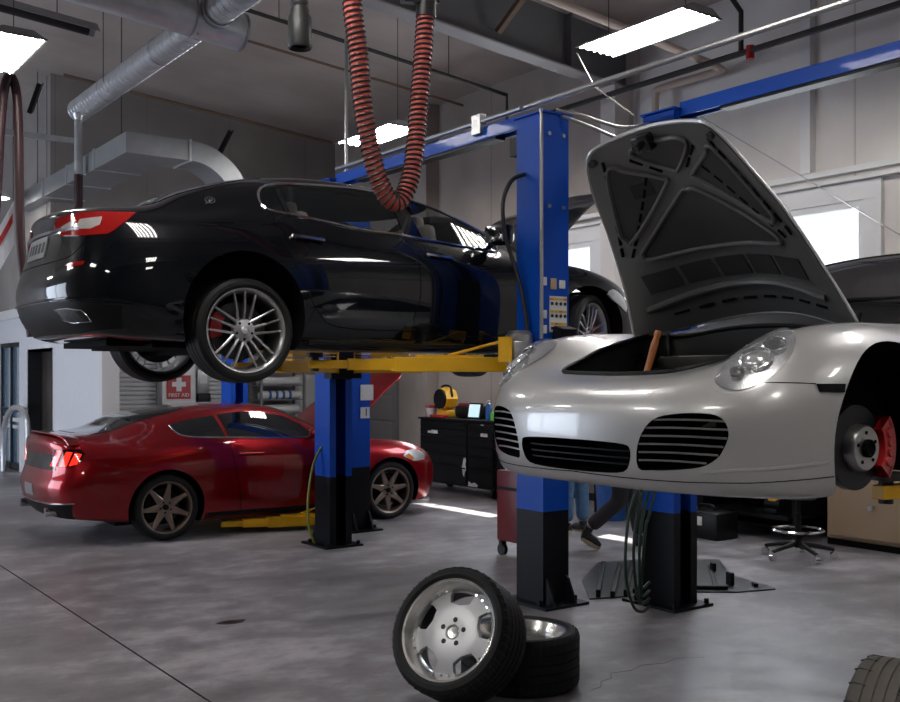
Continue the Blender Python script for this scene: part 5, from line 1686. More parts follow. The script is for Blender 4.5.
angle_brace((7.42, 9.25, 5.66), (7.62, 8.70, 6.24), .045, 'pipe_rust', 'rusty brown angle brace rising from the grey roof beam')
angle_brace((7.38, 16.6, 5.95), (7.07, 16.6, 5.33), .06, 'pipe_black', 'short black diagonal brace behind the curved duct elbow')
angle_brace((3.80, 15.0, 5.80), (3.66, 15.0, 5.36), .06, 'pipe_black', 'short black diagonal brace high at the far left')
m = MB().rng((1.0, 4.40), (15.47, 15.53), (5.12, 5.20)).build('steel_channel', 'galv', None, 0)
tag(m, 'bright horizontal steel channel behind the looped dark hose', 'rail')
m = thing('tube_heater', 'long black tube heater under the ceiling beside the left light fitting', 'heater', (2.6, 12.0, 5.74))
MB().cyl((-2.6, 0, .22), (.95, 0, -.07), .055, n=16).build('heater_tube', 'pipe_black', m)
MB().prism([(-.13, -.03), (0, .09), (.13, -.03), (.12, -.035), (0, .08), (-.12, -.035)], -1.9, 1.9, Matrix.Translation((-.85, 0, .10)) @ Matrix(((0, 0, 1, 0), (1, 0, 0, 0), (0, 1, -.082, 0), (0, 0, 0, 1)))).build('reflector_hood', 'galv_dull', m, 0)
for u in (-2.2, .6):
    MB().tube([(u, 0, .12 - u * .082), (u, 0, ceil_z(2.6 + u) - 5.745)], .006, 6).build('hanger_wire', 'pipe_black', m)
for (pts, lab) in (([(9.2, 7.93, 4.76), (9.35, 6.7, 3.9), (9.5, 5.53, 3.07)], 'thin guy wire slanting down across the window wall'),
                   ([(6.55, 7.0, 4.69), (6.0, 6.2, 4.1), (5.70, 5.45, 3.66)], 'thin strap from the light fitting down to the lift post top')):
    m = MB().tube(pts, .006, 6).build('guy_wire', 'steel'); tag(m, lab, 'wire')
for (pts, lab) in (([(5.05, 5.62, 3.64), (5.15, 5.45, 3.58), (5.4, 5.30, 3.50), (5.65, 5.20, 3.55)], 'upper flexible silver cable between the tops of the two nearest blue posts'),
                   ([(5.08, 5.60, 3.60), (5.2, 5.42, 3.50), (5.45, 5.28, 3.40), (5.62, 5.20, 3.44)], 'lower flexible silver cable between the tops of the two nearest blue posts')):
    m = MB().tube(spline(pts, 8), .012, 8).build('flexible_cable', 'conduit'); tag(m, lab, 'cable')

# red ribbed exhaust hose: helix rib on a smooth tube
hp = [(3.26, 5.6, 5.4), (3.28, 5.6, 4.6), (3.30, 5.6, 4.065), (3.344, 5.6, 3.756), (3.385, 5.6, 3.38), (3.455, 5.6, 3.07), (3.535, 5.6, 2.88), (3.625, 5.6, 2.81), (3.71, 5.6, 2.90), (3.775, 5.6, 3.13), (3.815, 5.6, 3.5), (3.845, 5.6, 3.8), (3.868, 5.6, 4.08)]
hs = thing('exhaust_hose', 'red ribbed extraction hose hanging in a deep loop', 'hose', (3.6, 5.6, 4.1))
sp = [Vector(p) - Vector((3.6, 5.6, 4.1)) for p in spline(hp, 16)]
MB().tube(sp, .056, 18).build('hose_wall', 'hose_red', hs)
# resample by length
acc = [0]
for i in range(1, len(sp)):
    acc.append(acc[-1] + (sp[i] - sp[i - 1]).length)
hel = []
pitch = .034
tot = acc[-1]
N = int(tot / pitch * 12)
j = 0
for k in range(N + 1):
    s_ = tot * k / N
    while j < len(acc) - 2 and acc[j + 1] < s_:
        j += 1
    t_ = (s_ - acc[j]) / (acc[j + 1] - acc[j])
    c = sp[j].lerp(sp[j + 1], t_); tg = (sp[j + 1] - sp[j]).normalized()
    n_ = Vector((0, 1, 0)); b_ = tg.cross(n_).normalized()
    a = 2 * PI * s_ / pitch
    hel.append(c + (n_ * math.cos(a) + b_ * math.sin(a)) * .058)
MB().tube(hel, .0085, 6).build('wire_rib', 'hose_rib', hs)
MB().cyl((.268, 0, -.03), (.272, 0, .10), .068, n=20).box((.22, 0, .07), (.28, .06, .03), (0, -10, 0)).build('hose_cuff', 'rubber', hs)
MB().cyl((.15, 0, .085), (.10, .02, .11), .02).cyl((.24, -.01, .10), (.25, -.02, .16), .022).build('cuff_latch', 'chrome', hs)
MB().tube([(.30, 0, .05), (.30, 0, 2.4)], .012, 8).build('hose_rope', 'conduit', hs)
nz = thing('hose_nozzle', 'black rubber exhaust nozzle hanging left of the red hose', 'nozzle', (3.14, 6.0, 3.83))
MB().lathe([(.052, .02), (.075, 0), (.080, .01), (.076, .20), (.060, .23), (.062, .25), (.055, .27), (.062, .29), (.055, .31), (.062, .33), (.058, .36), (.058, 1.6), (.04, 1.6), (.04, .3), (.06, .2)], 28).build('cone', 'rubber', nz)
MB().lathe([(.0, .06), (.06, .06)], 24).build('cone_mouth', 'car_dark', nz)
MB().tube([(0, 0, 1.5), (0, 0, 2.83)], .02, 8).build('hang_pipe', 'pipe_black', nz)
dk = MB().tube(spline([(2.33, 11.5, 2.0), (2.40, 11.5, 2.9), (2.46, 11.5, 3.7), (2.49, 11.5, 4.3), (2.53, 11.5, 4.72), (2.585, 11.5, 4.86), (2.645, 11.5, 4.72), (2.67, 11.5, 4.3), (2.68, 11.5, 3.6), (2.70, 11.5, 3.0), (2.76, 11.5, 2.5), (2.80, 11.5, 2.1)], 8), .048, 14).build('slack_hose', 'hose_dark')
tag(dk, 'dark red hose looped over at the left edge of the photo', 'hose')
bn = MB()
bn.solid_grid([[(3.44 + .2 * i, 16.0 - .05 * math.sin(i * 2), 3.85 + .42 * i - .1 * j - (.55 * j if j == 1 else 0)) for i in (0, .33, .66, 1)] for j in (0, 1)], (0, .012, 0))
b_ = bn.build('hanging_banner', 'white', None, 0); tag(b_, 'white banner with a red stripe at the left edge behind the sedan', 'banner')
MB().solid_grid([[(3.45 + .17 * i, 15.985 - .05 * math.sin(i * 2), 3.72 + .36 * i - .14 * j) for i in (0, .33, .66, 1)] for j in (0, 1)], (0, .01, 0)).build('red_stripe', 'red_plastic', b_, 0)
MB().tube([(3.64, 16.0, 4.2), (3.64, 16.0, 6.5)], .006, 6).build('banner_cord', 'pipe_black', b_)
dl = thing('dome_lamp', 'small glowing dome lamp at the left edge far behind', 'light', (3.72, 17.6, 4.55))
MB().lathe([(.02, .24), (.08, .20), (.20, .06), (.24, 0), (.23, 0), (.18, .06), (.06, .18), (.0, .2)], 24).build('shade', 'white', dl)
MB().sphere((0, 0, .05), .10).build('bulb', 'tube', dl)
MB().tube([(0, 0, .22), (0, 0, 2.0)], .01, 6).build('cord', 'pipe_black', dl)
# ================================================================ things on the floor
def loose_wheel(name, label, Rt, Rr, w, mtx, style, dusty=False):
    t = thing(name, label, 'wheel', mtx.translation, 0, None)
    A = mtx.copy(); A.translation = (0, 0, 0)
    tm = 'tyre_dusty' if dusty else 'tyre'
    ty = MB().lathe(tyre_profile(Rt, Rr, w, (.2, .4, .6, .8)), 96, A, closed=True).build('tyre', tm, t, 30)
    # tread sipes: shallow dark bars across the shoulders
    sp = MB()
    n = 26 if dusty else 48
    for k in range(n):
        a = 2 * PI * k / n
        for sgn in (1, -1):
            h0, h1 = (.40, .95)
            pts = []
            for q in range(4):
                h = (h0 + (h1 - h0) * q / 3)
                rr = Rt - .0022 if h < .82 else Rt - .0065 - .045 * (h - .82)
                aa = a + .05 * h * sgn
                pts.append(A @ Vector((rr * math.cos(aa), rr * math.sin(aa), sgn * h * w / 2)))
            sp.tube(pts, .0028, 4)
    tag(sp.build('tread_sipes', 'ink', ty, 0), 'black grooves across the tyre shoulder', kind='stuff')
    h = w / 2
    rim = MB().lathe([(Rr - .004, -h * .86), (Rr + .006, -h * .92), (Rr - .010, -h * .92), (Rr - .020, -h * .7), (Rr - .045, h * .1), (Rr - .045, h * .35), (Rr - .030, h * .62), (Rr - .010, h * .82), (Rr - .004, h * .9), (Rr + .008, h * .92), (Rr + .010, h * .86), (Rr - .002, h * .8), (Rr - .012, h * .5), (Rr - .014, -h * .5)], 72, A, closed=True)
    if style == 'disc':
        MB().lathe([(Rr - .0205, -h * .69), (Rr - .0455, h * .1), (Rr - .0455, h * .33)], 64, A).build('inner_barrel', 'barrel_shade', t, 40)
        MB().lathe([(.0, -h * .62), (Rr - .03, -h * .62)], 48, A).build('brake_shadow_plate', 'car_dark', t, 0) if False else None
    ro = rim.build('rim', 'rim_polished', t, 40)
    if style == 'disc':
        m = MB()
        zf = h * .42
        # solid dished face with five windows: five broad spokes joined to a hub disc
        ri, ro_ = Rr * .54, Rr - .034
        for k in range(5):
            a = R(54) + k * 2 * PI / 5
            rows_t, rows_b = [], []
            for q in range(9):
                r = ri + (ro_ - ri) * q / 8
                ha = (PI / 5) * (1 - .56 * min(1, q / 1.6)) if q < 7 else (PI / 5) * (.44 + .12 * (q - 6) / 2)
                z = zf + .012 * (1 - q / 8)
                rt, rb = [], []
                for j in range(9):
                    aa = a + ha * (j / 4 - 1)
                    rt.append(A @ Vector((r * math.cos(aa), r * math.sin(aa), z)))
                    rb.append(A @ Vector((r * math.cos(aa), r * math.sin(aa), z - .03)))
                rows_t.append(rt); rows_b.append(rb)
            T = [[m.bm.verts.new(p) for p in row] for row in rows_t]
            B = [[m.bm.verts.new(p) for p in row] for row in rows_b]
            for i in range(8):
                for j in range(8):
                    m.bm.faces.new((T[i][j], T[i + 1][j], T[i + 1][j + 1], T[i][j + 1]))
                    m.bm.faces.new((B[i][j], B[i][j + 1], B[i + 1][j + 1], B[i + 1][j]))
                m.bm.faces.new((T[i][0], B[i][0], B[i + 1][0], T[i + 1][0]))
                m.bm.faces.new((T[i][8], T[i + 1][8], B[i + 1][8], B[i][8]))
        m.lathe([(.036, zf - .005), (.040, zf + .012), (.10, zf + .016), (ri + .001, zf + .012), (ri + .001, zf - .018), (.036, zf - .025)], 60, A, closed=True)
        fo = m.build('rim_face', 'rim_satin', ro, 30)
        MB().lathe([(0, zf + .004), (.030, zf + .006), (.036, zf + .002), (.036, zf - .01), (0, zf - .01)], 32, A).build('hub_cap', 'rim_polished', ro)
        for k in range(5):
            a = R(18) + k * 2 * PI / 5
            c = A @ Vector((.064 * math.cos(a), .064 * math.sin(a), zf + .0135)); d = A.to_3x3() @ Vector((0, 0, 1))
            MB().cyl(c - d * .01, c + d * .0015, .0135, n=16).build('bolt_hole', 'ink', ro, 0)
        for k in range(30):
            if k % 6 in (2, 3, 4):
                a = 2 * PI * k / 30 + R(18)
                c = A @ Vector(((Rr - .036) * math.cos(a), (Rr - .036) * math.sin(a), h * .50)); d = A.to_3x3() @ Vector((0, 0, 1))
                MB().cyl(c - d * .004, c + d * .008, .006, n=6).build('rim_bolt', 'chrome', ro, 0)
        MB().lathe([(.0, -h * .3), (Rr - .05, -h * .3)], 32, A).build('wheel_back', 'car_dark', ro, 0) if False else None
    else:
        m = MB()
        zf = -h * .45
        for k in range(5):
            spoke_strip(m, k * 2 * PI / 5 + .3, lambda r: .075 - .03 * r / Rr, [(.05, zf), (.12, zf + .004), (Rr - .04, zf)], A, .03)
        m.lathe([(.035, zf + .01), (.09, zf + .01), (.095, zf - .03), (.035, zf - .03)], 40, A, closed=True)
        m.build('rim_face', 'rim_polished', ro, 30)
    return t


M['barrel_shade'] = mat('barrel with painted shade', (.035, .034, .033), .5, .5)  # dark tone stands in for the shade behind the wheel face
M['rim_polished'] = mat('polished rim', (.66, .65, .63), .24, .85)
M['rim_satin'] = mat('satin silver rim face', (.60, .61, .63), .34, .45)
M['tyre_dusty'] = mat('dusty tyre tread', (.105, .095, .085), .8, noise=.25, nscale=10)
CR, CF = Vector((math.cos(R(36)), -math.sin(R(36)), 0)), Vector((math.sin(R(36)), math.cos(R(36)), 0))   # right and forward of the photographer


def spot(x, f, z=0.0):
    return CR * x + CF * f + Vector((0, 0, z))


# leaning wheel
tilt = R(28)
nh = (-CR * math.sin(R(32)) - CF * math.cos(R(32)))
n = nh * math.cos(tilt) + Vector((0, 0, math.sin(tilt)))
up = (Vector((0, 0, 1)) - n * n.z).normalized()
side = up.cross(n)
q = Matrix((( side.x, up.x, n.x, 0), (side.y, up.y, n.y, 0), (side.z, up.z, n.z, 0), (0, 0, 0, 1)))
Rt, w_ = .335, .27
cz_ = Rt * math.cos(tilt) + (w_ / 2) * .93 * math.sin(tilt) - .012
q.translation = spot(.045, 5.25, cz_)
loose_wheel('alloy_wheel', 'silver five window alloy wheel leaning against the tyre lying on the floor', Rt, .258, w_, q, 'disc')
q = Matrix.Translation(spot(.385, 5.60, .150))
loose_wheel('alloy_wheel', 'wide wheel lying flat on the floor with its bare polished barrel facing up', .325, .245, .30, q, 'back')
ax = (CR * math.cos(R(-38)) + CF * math.sin(R(-38))).normalized()
up = Vector((0, 0, 1)); side = up.cross(ax)
q = Matrix(((side.x, up.x, ax.x, 0), (side.y, up.y, ax.y, 0), (side.z, up.z, ax.z, 0), (0, 0, 0, 1)))
q.translation = spot(1.60, 3.66, .328)
loose_wheel('road_wheel', 'dusty tyre cut by the lower right corner of the photo', .33, .24, .24, q, 'back', True)

# undertray panels on the floor
def tray(name, label, outline, z, bumps):
    t = MB()
    cx_, cy_ = sum(p[0] for p in outline) / len(outline), sum(p[1] for p in outline) / len(outline)
    t.prism([(p[0] - cx_, p[1] - cy_) for p in outline], .006, .016)
    o = t.build(name, 'undertray', None, 0)
    o.location = (cx_, cy_, z - .006)
    tag(o, label, 'car panel')
    for (a, b, h) in bumps:
        MB().box(((a[0] + b[0]) / 2 - cx_, (a[1] + b[1]) / 2 - cy_, .016 + h / 2), (math.hypot(a[0] - b[0], a[1] - b[1]), .035, h), (0, 0, math.degrees(math.atan2(b[1] - a[1], b[0] - a[0]))), .006).build('stiffening_rib', 'trim_black', o, 0)
    return o


tray('undertray_panel', 'ribbed grey plastic undertray lying left of the middle lift post', [(5.35, 5.58), (5.66, 5.47), (6.55, 6.15), (6.90, 6.50), (6.45, 6.62), (5.78, 6.12)], 0.0,
     [((5.42, 5.56), (6.30, 6.40), .06), ((5.50, 5.49), (6.42, 6.32), .05), ((5.60, 5.45), (6.55, 6.30), .055), ((5.75, 5.50), (6.6, 6.22), .04)])
tray('undertray_panel', 'scuffed grey plastic undertray lying right of the middle lift post', [(6.10, 5.35), (6.45, 5.08), (6.78, 4.98), (6.85, 5.12), (6.95, 5.55), (7.45, 6.08), (7.20, 6.25), (6.6, 5.9)], 0.0,
     [((6.3, 5.40), (6.95, 5.95), .012), ((6.45, 5.3), (7.1, 5.9), .012), ((6.6, 5.25), (6.62, 5.32), .10), ((6.95, 5.72), (6.98, 5.78), .07), ((6.7, 5.1), (6.74, 5.16), .03), ((6.2, 5.38), (6.45, 5.18), .03)])
# oil stain on the slab
st_ = MB(); st_.prism([(2.89 + .10 * math.cos(a) * (1 + .15 * math.sin(3 * a)), 6.51 + .055 * math.sin(a)) for a in [2 * PI * k / 24 for k in range(24)]], .0003, .0016)
o = st_.build('oil_stain', mat('brown oil stain', (.035, .018, .012), .35), None, 0); tag(o, 'small dark brown oil stain on the open concrete', 'stain')

# tool chest and the things on it
tc_ = thing('tool_chest', 'black wheeled tool chest with drawers against the wall behind the red coupe', 'tool chest', (8.6, 11.72, 0))
MB().rng((.02, .58), (-.90, .90), (.12, 1.04), .01).build('body', 'toolbox', tc_, 0)
MB().rng((-.01, .60), (-.92, .92), (1.04, 1.07), .006).build('top_mat', 'trim_black', tc_, 0)
for c, (y0, y1) in enumerate(((-.88, -.30), (-.28, .88))):
    zz = .16
    for k, hh in enumerate((.24, .16, .14, .12, .10, .09)):
        d_ = MB().rng((0, .03), (y0 + .01, y1 - .01), (zz + .005, zz + hh - .005), .004).build('drawer', 'toolbox', tc_, 0)
        MB().rng((-.018, .0), (y0 + .03, y1 - .03), (zz + hh - .028, zz + hh - .012), .003).build('drawer_pull', 'trim_black', d_, 0)
        zz += hh
for (y, z, w1, h1_) in ((-.68, .87, .15, .05), (.50, .87, .16, .06), (.62, .86, .10, .03), (-.64, 1.0, .07, .02)):
    MB().rng((-.004, .001), (y - w1 / 2, y + w1 / 2), (z - h1_ / 2, z + h1_ / 2)).build('sticker', 'paper', tc_, 0)
m = MB(); m.prism([(-.03, .30), (.0, .26), (.02, .33), (.05, .36), (.035, .44), (.05, .50), (.02, .55), (-.01, .52), (-.03, .44), (-.05, .40)], -.004, .001, Matrix(((0, 0, 1, 0), (-1, 0, 0, -.22), (0, 1, 0, 0), (0, 0, 0, 1))))
m.build('white_decal', 'white', tc_, 0)
m = MB(); m.prism([(-.10, .14), (.10, .14), (.12, .17), (.04, .20), (-.03, .18), (-.09, .21)], -.004, .001, Matrix(((0, 0, 1, 0), (-1, 0, 0, -.42), (0, 1, 0, 0), (0, 0, 0, 1))))
m.build('white_decal', 'white', tc_, 0)
for x in (.08, .5):
    for y in (-.8, .8):
        MB().cyl((x, y - .025, .06), (x, y + .025, .06), .06, n=18).rng((x - .03, x + .03), (y - .035, y + .035), (.09, .13)).build('caster', 'rubber', tc_)
MB().rng((-.02, .6), (.90, .94), (.50, .54)).build('side_rail', 'trim_black', tc_, 0)
Z0 = 1.072
sp_ = thing('work_lamp', 'round yellow and black jobsite lamp on the black tool chest', 'work lamp', (8.85, 12.28, Z0))
MB().box((0, 0, .05), (.16, .26, .10), None, .02).build('base', 'yellow_plastic', sp_)
MB().cyl((-.10, 0, .27), (.10, 0, .27), .165, n=8).build('housing', 'yellow_plastic', sp_, 20)
MB().cyl((-.125, 0, .27), (-.09, 0, .27), .145, n=28).build('front_face', 'trim_black', sp_)
MB().tube(spline([(0, -.16, .30), (0, -.10, .45), (0, .10, .45), (0, .16, .30)], 5), .016).build('handle', 'trim_black', sp_)
fn = thing('funnel', 'white funnel with a red rim on the left end of the tool chest', 'funnel', (8.75, 12.52, Z0))
MB().lathe([(.02, 0), (.05, .0), (.085, .14), (.08, .14), (.045, .01)], 24).xf(rotm(0, 0, 0)).build('cone', 'white', fn)
MB().lathe([(.075, .13), (.095, .14), (.095, .17), (.085, .17)], 24).build('rim', 'red_plastic', fn)
ps = thing('pistol_case', 'dark red and black tool case behind the lamp on the tool chest', 'tool case', (8.95, 11.75, Z0))
MB().box((0, 0, .09), (.24, .62, .18), None, .05).build('case', 'trim_black', ps)
MB().box((-.02, .08, .19), (.14, .34, .05), None, .02).build('lid', 'dull_red', ps)
sc_ = thing('scan_tablet', 'tablet with a lit pale screen standing on the tool chest', 'tablet', (8.72, 11.42, Z0))
MB().box((.02, 0, .115), (.035, .30, .23), (0, 10, 0), .01).build('case', 'trim_black', sc_)
MB().box((-.002, 0, .118), (.008, .24, .18), (0, 10, 0)).build('screen', 'screen', sc_, 0)
bt = thing('spray_bottle', 'blue spray can on the right end of the tool chest', 'spray can', (8.72, 11.10, Z0))
MB().lathe([(0, 0), (.036, 0), (.036, .20), (.028, .225), (.014, .235), (0, .235)], 20).build('can', 'blue_plastic', bt)
MB().lathe([(0, .235), (.022, .235), (.022, .27), (0, .275)], 16).build('cap', 'rim_silver', bt)
o = MB().lathe([(0, 0), (.03, 0), (.03, .09), (.02, .11), (0, .11)], 16).build('green_can', 'green_plastic'); o.location = (8.70, 10.98, Z0); tag(o, 'small bright green can beside the blue spray can', 'can')
o = MB().box((0, 0, .02), (.12, .34, .04), None, .01).build('red_tray', 'red_plastic'); o.location = (8.68, 12.22, Z0); tag(o, 'flat red tray in front of the yellow lamp', 'tray')
sc2 = thing('side_cabinet', 'lower black cabinet just right of the tool chest', 'cabinet', (8.6, 10.35, 0))
MB().rng((0, .6), (-.42, .42), (.06, .76), .01).build('body', 'toolbox', sc2, 0)
for k in range(3):
    MB().rng((-.02, 0), (-.40, .40), (.10 + k * .21, .29 + k * .21), .004).build('drawer', 'toolbox', sc2, 0)

# red cart
rc = thing('red_cart', 'dull red narrow cart on casters half hidden by the near blue post', 'cart', (6.12, 7.30, 0))
MB().rng((-.13, .25), (-.24, .20), (.14, .80), .015).build('body', 'dull_red', rc)
MB().rng((-.14, -.125), (-.22, .18), (.62, .65)).build('handle', 'trim_black', rc, 0)
for x in (-.09, .2):
    for y in (-.18, .16):
        MB().cyl((x - .02, y, .055), (x + .02, y, .055), .055, n=18).rng((x - .03, x + .03), (y - .02, y + .02), (.08, .15)).build('caster', 'rubber', rc)

# mechanic's stool
sl_ = thing('shop_stool', 'round mechanic stool with chrome foot ring and five caster base', 'stool', (8.12, 5.72, 0))
MB().lathe([(.215, .262), (.226, .274), (.237, .262), (.226, .250)], 48, closed=True).build('foot_ring', 'chrome', sl_)
for k in range(5):
    a = k * 2 * PI / 5 + .5
    c, s = math.cos(a), math.sin(a)
    lg = MB().tube([(.02 * c, .02 * s, .14), (.18 * c, .18 * s, .115), (.32 * c, .32 * s, .085)], [.026, .022, .016], 8).build('leg', 'trim_black', sl_)
    MB().cyl((.32 * c - s * .02, .32 * s + c * .02, .034), (.32 * c + s * .02, .32 * s - c * .02, .034), .034, n=16).cyl((.32 * c, .32 * s, .04), (.32 * c, .32 * s, .09), .010).build('caster', 'chrome', lg)
    MB().tube([(.03 * c, .03 * s, .20), (.225 * c, .225 * s, .26)], .008, 6).build('ring_spoke', 'trim_black', sl_)
MB().cyl((0, 0, .10), (0, 0, .42), .03, n=16).cyl((0, 0, .42), (0, 0, .56), .018, n=12).build('gas_column', 'trim_black', sl_)
MB().lathe([(0, .55), (.15, .55), (.18, .57), (.185, .61), (.16, .64), (0, .645)], 36).build('seat', 'rubber', sl_)

# cabinets along the window wall
bc = thing('beige_cabinet', 'beige steel cabinet with a small knob at the right edge below the silver car', 'cabinet', (9.33, 5.10, 0))
MB().rng((-.26, .30), (-.95, .95), (.07, .98), .006).rng((-.24, .30), (-.93, .93), (0, .07)).build('body', 'beige', bc, 0)
for y0, y1 in ((-.93, -.01), (.01, .93)):
    d_ = MB().rng((-.285, -.26), (y0, y1), (.10, .96), .006).build('door', 'beige', bc, 0)
    yy = y0 + .35 if y0 < 0 else y0 + .42
    MB().cyl((-.33, yy, .42), (-.285, yy, .42), .02, .014, 16).cyl((-.35, yy, .42), (-.33, yy, .42), .026, n=16).build('knob', 'chrome', d_)
MB().rng((-.255, -.24), (-.95, .95), (0, .06)).build('plinth', 'car_dark', bc, 0)
wb = thing('workbench', 'long dark workbench in shade beside the beige cabinet', 'workbench', (9.22, 7.7, 0))
MB().rng((-.40, .38), (-1.5, 1.45), (.86, .92), .006).build('bench_top', 'trim_black', wb, 0)
MB().rng((-.3, .36), (-.2, 1.4), (.10, .86)).build('drawer_unit', 'toolbox', wb, 0)
MB().rng((.2, .36), (-1.5, 1.4), (.05, .86)).build('back_panel', 'car_dark', wb, 0)
for y in (-1.44, 1.40):
    for x in (-.36,):
        MB().rng((x - .03, x + .03), (y - .03, y + .03), (0, .86)).build('leg', 'trim_black', wb, 0)
MB().rng((-.45, .2), (-1.40, -.3), (.22, .26)).build('low_shelf', 'trim_black', wb, 0)
yt = thing('yellow_tool', 'yellow and black power tool on the low shelf behind the stool', 'power tool', (8.92, 6.55, .262))
MB().box((0, 0, .17), (.12, .13, .22), (0, 6, 0), .03).build('motor_housing', 'yellow_plastic', yt)
MB().cyl((-.02, -.09, .10), (-.02, .09, .10), .055, n=18).build('drive_head', 'trim_black', yt)
MB().box((-.05, 0, .03), (.10, .16, .06), None, .01).build('battery', 'trim_black', yt)
MB().box((-.075, .0, .20), (.01, .08, .05)).build('orange_panel', 'label_orange', yt, 0)
bx = thing('black_case', 'black case with a white sticker on the floor under the dark bench', 'case', (8.44, 7.05, 0))
MB().box((0, 0, .14), (.34, .55, .28), None, .02).build('case', 'toolbox', bx)
MB().rng((-.176, -.17), (-.08, .10), (.14, .23)).build('sticker', 'paper', bx, 0)
MB().tube(spline([(-.0, -.1, .28), (0, -.08, .33), (0, .08, .33), (0, .1, .28)], 4), .012).build('handle', 'trim_black', bx)
bb = thing('blue_bin', 'dark blue bin standing behind the walking person', 'bin', (8.55, 8.55, 0))
MB().lathe([(0, 0), (.16, 0), (.19, .42), (.20, .42), (.20, .44), (.18, .44), (.155, .02), (0, .02)], 24).build('bucket', 'blue_plastic', bb)

# wooden stick
o = st.build('wooden_handle', 'wood'); tag(o, 'turned wooden stick propped in the open luggage bay of the silver car', 'handle')
o.location = (3.115, 2.995, 1.484)
o.rotation_euler = Matrix.Rotation(R(16), 3, CF).to_euler()

# back counter: first aid sign, shelf of rolls, handset, handrail
fs = thing('first_aid_sign', 'red first aid sign with a white cross on the pale pillar at the back', 'sign', (6.45, 16.70, 1.48))
MB().rng((-.21, .21), (0, .016), (-.19, .21), .004).build('sign_plate', 'red_plastic', fs, 0)
MB().rng((-.045, .045), (-.006, .0), (-.06, .17)).rng((-.12, .12), (-.0055, .0), (.02, .10)).build('white_cross', 'white', fs, 0)
text_mesh('FIRST AID', .085, 'sign_text', 'white', fs, Matrix.Translation((0, -.002, -.125)) @ Matrix.Rotation(R(90), 4, 'X'), .003)
hs2 = thing('wall_terminal', 'grey wall terminal with a black handset right of the first aid sign', 'terminal', (6.97, 16.93, 1.45))
MB().box((0, 0, .12), (.22, .06, .42), None, .01).build('unit', 'steel', hs2); MB().box((0, -.035, .18), (.13, .01, .16)).build('display', 'paper', hs2, 0); MB().box((0, -.03, -.22), (.24, .1, .30), None, .02).build('handset_box', 'trim_black', hs2)
rk = thing('roll_rack', 'steel rack holding white film rolls behind the red coupe', 'shelf', (8.25, 16.6, 0))
for x in (-.42, .42):
    for y in (-.2, .2):
        MB().rng((x - .02, x + .02), (y - .02, y + .02), (0, 1.9)).build('upright', 'beam_grey', rk, 0)
for z in (.3, .75, 1.0, 1.25, 1.5, 1.75):
    MB().rng((-.44, .44), (-.2, .2), (z, z + .02)).build('shelf_board', 'beam_grey', rk, 0)
ri_ = 0
for z in (1.02, 1.27, 1.52):
    for y, r_ in ((-.095, .075), (.07, .06)):
        ln = .37 if (ri_ % 3) else .34
        rl = MB().cyl((-ln, 0, r_), (ln, 0, r_), r_, n=20).cyl((-ln - .003, 0, r_), (-ln + .01, 0, r_), r_ * .4, n=12).build('film_roll', 'paper' if ri_ != 0 else 'white')
        rl.location = (8.25, 16.6 + y, z)
        where = {1.02: 'lowest', 1.27: 'middle', 1.52: 'upper'}[z]
        tag(rl, '%s white film roll at the %s of the steel rack, %s shelf' % ('thick' if y < 0 else 'thin', 'front' if y < 0 else 'back', where), 'roll', 'white film rolls on the steel rack')
        if ri_ == 2:
            for k in range(4):
                MB().cyl((-.25 + k * .13, 0, r_), (-.20 + k * .13, 0, r_), r_ + .002, n=20).build('printed_mark', 'blue_plastic', rl)
        ri_ += 1
wbd = MB().rng((8.75, 9.25), (16.95, 16.99), (.9, 1.7)).build('white_board', 'white', None, 0); tag(wbd, 'plain white board on the back wall right of the roll rack', 'board')
gr = MB().tube(spline([(4.2, 19.2, .0), (4.2, 19.2, .5), (4.2, 19.05, .85), (4.2, 18.6, 1.10), (4.2, 18.1, 1.15), (4.2, 17.65, 1.05), (4.2, 17.5, .8), (4.2, 17.48, .0)], 6), .05, 10).build('guard_rail', 'galv')
tag(gr, 'bent steel guard rail in front of the office door', 'guard rail')


# ================================================================ people seen below the silver car
def skin_body(name, joints, edges, mat_, parent, sub=2):
    me = bpy.data.meshes.new(name)
    me.from_pydata([j[0] for j in joints], edges, [])
    o = bpy.data.objects.new(name, me); COL.objects.link(o)
    md = o.modifiers.new('skin', 'SKIN')
    for i, j in enumerate(joints):
        r_ = j[1]
        me.skin_vertices[0].data[i].radius = (r_, r_) if not isinstance(r_, tuple) else r_
    me.skin_vertices[0].data[0].use_root = True
    s_ = o.modifiers.new('sub', 'SUBSURF'); s_.levels = sub; s_.render_levels = sub
    dg = bpy.context.evaluated_depsgraph_get()
    me2 = bpy.data.meshes.new_from_object(o.evaluated_get(dg))
    bpy.data.objects.remove(o)
    me2.name = name
    me2.materials.clear(); me2.materials.append(M[mat_]); me2.shade_smooth()
    o2 = bpy.data.objects.new(name, me2); COL.objects.link(o2); o2.parent = parent
    return o2


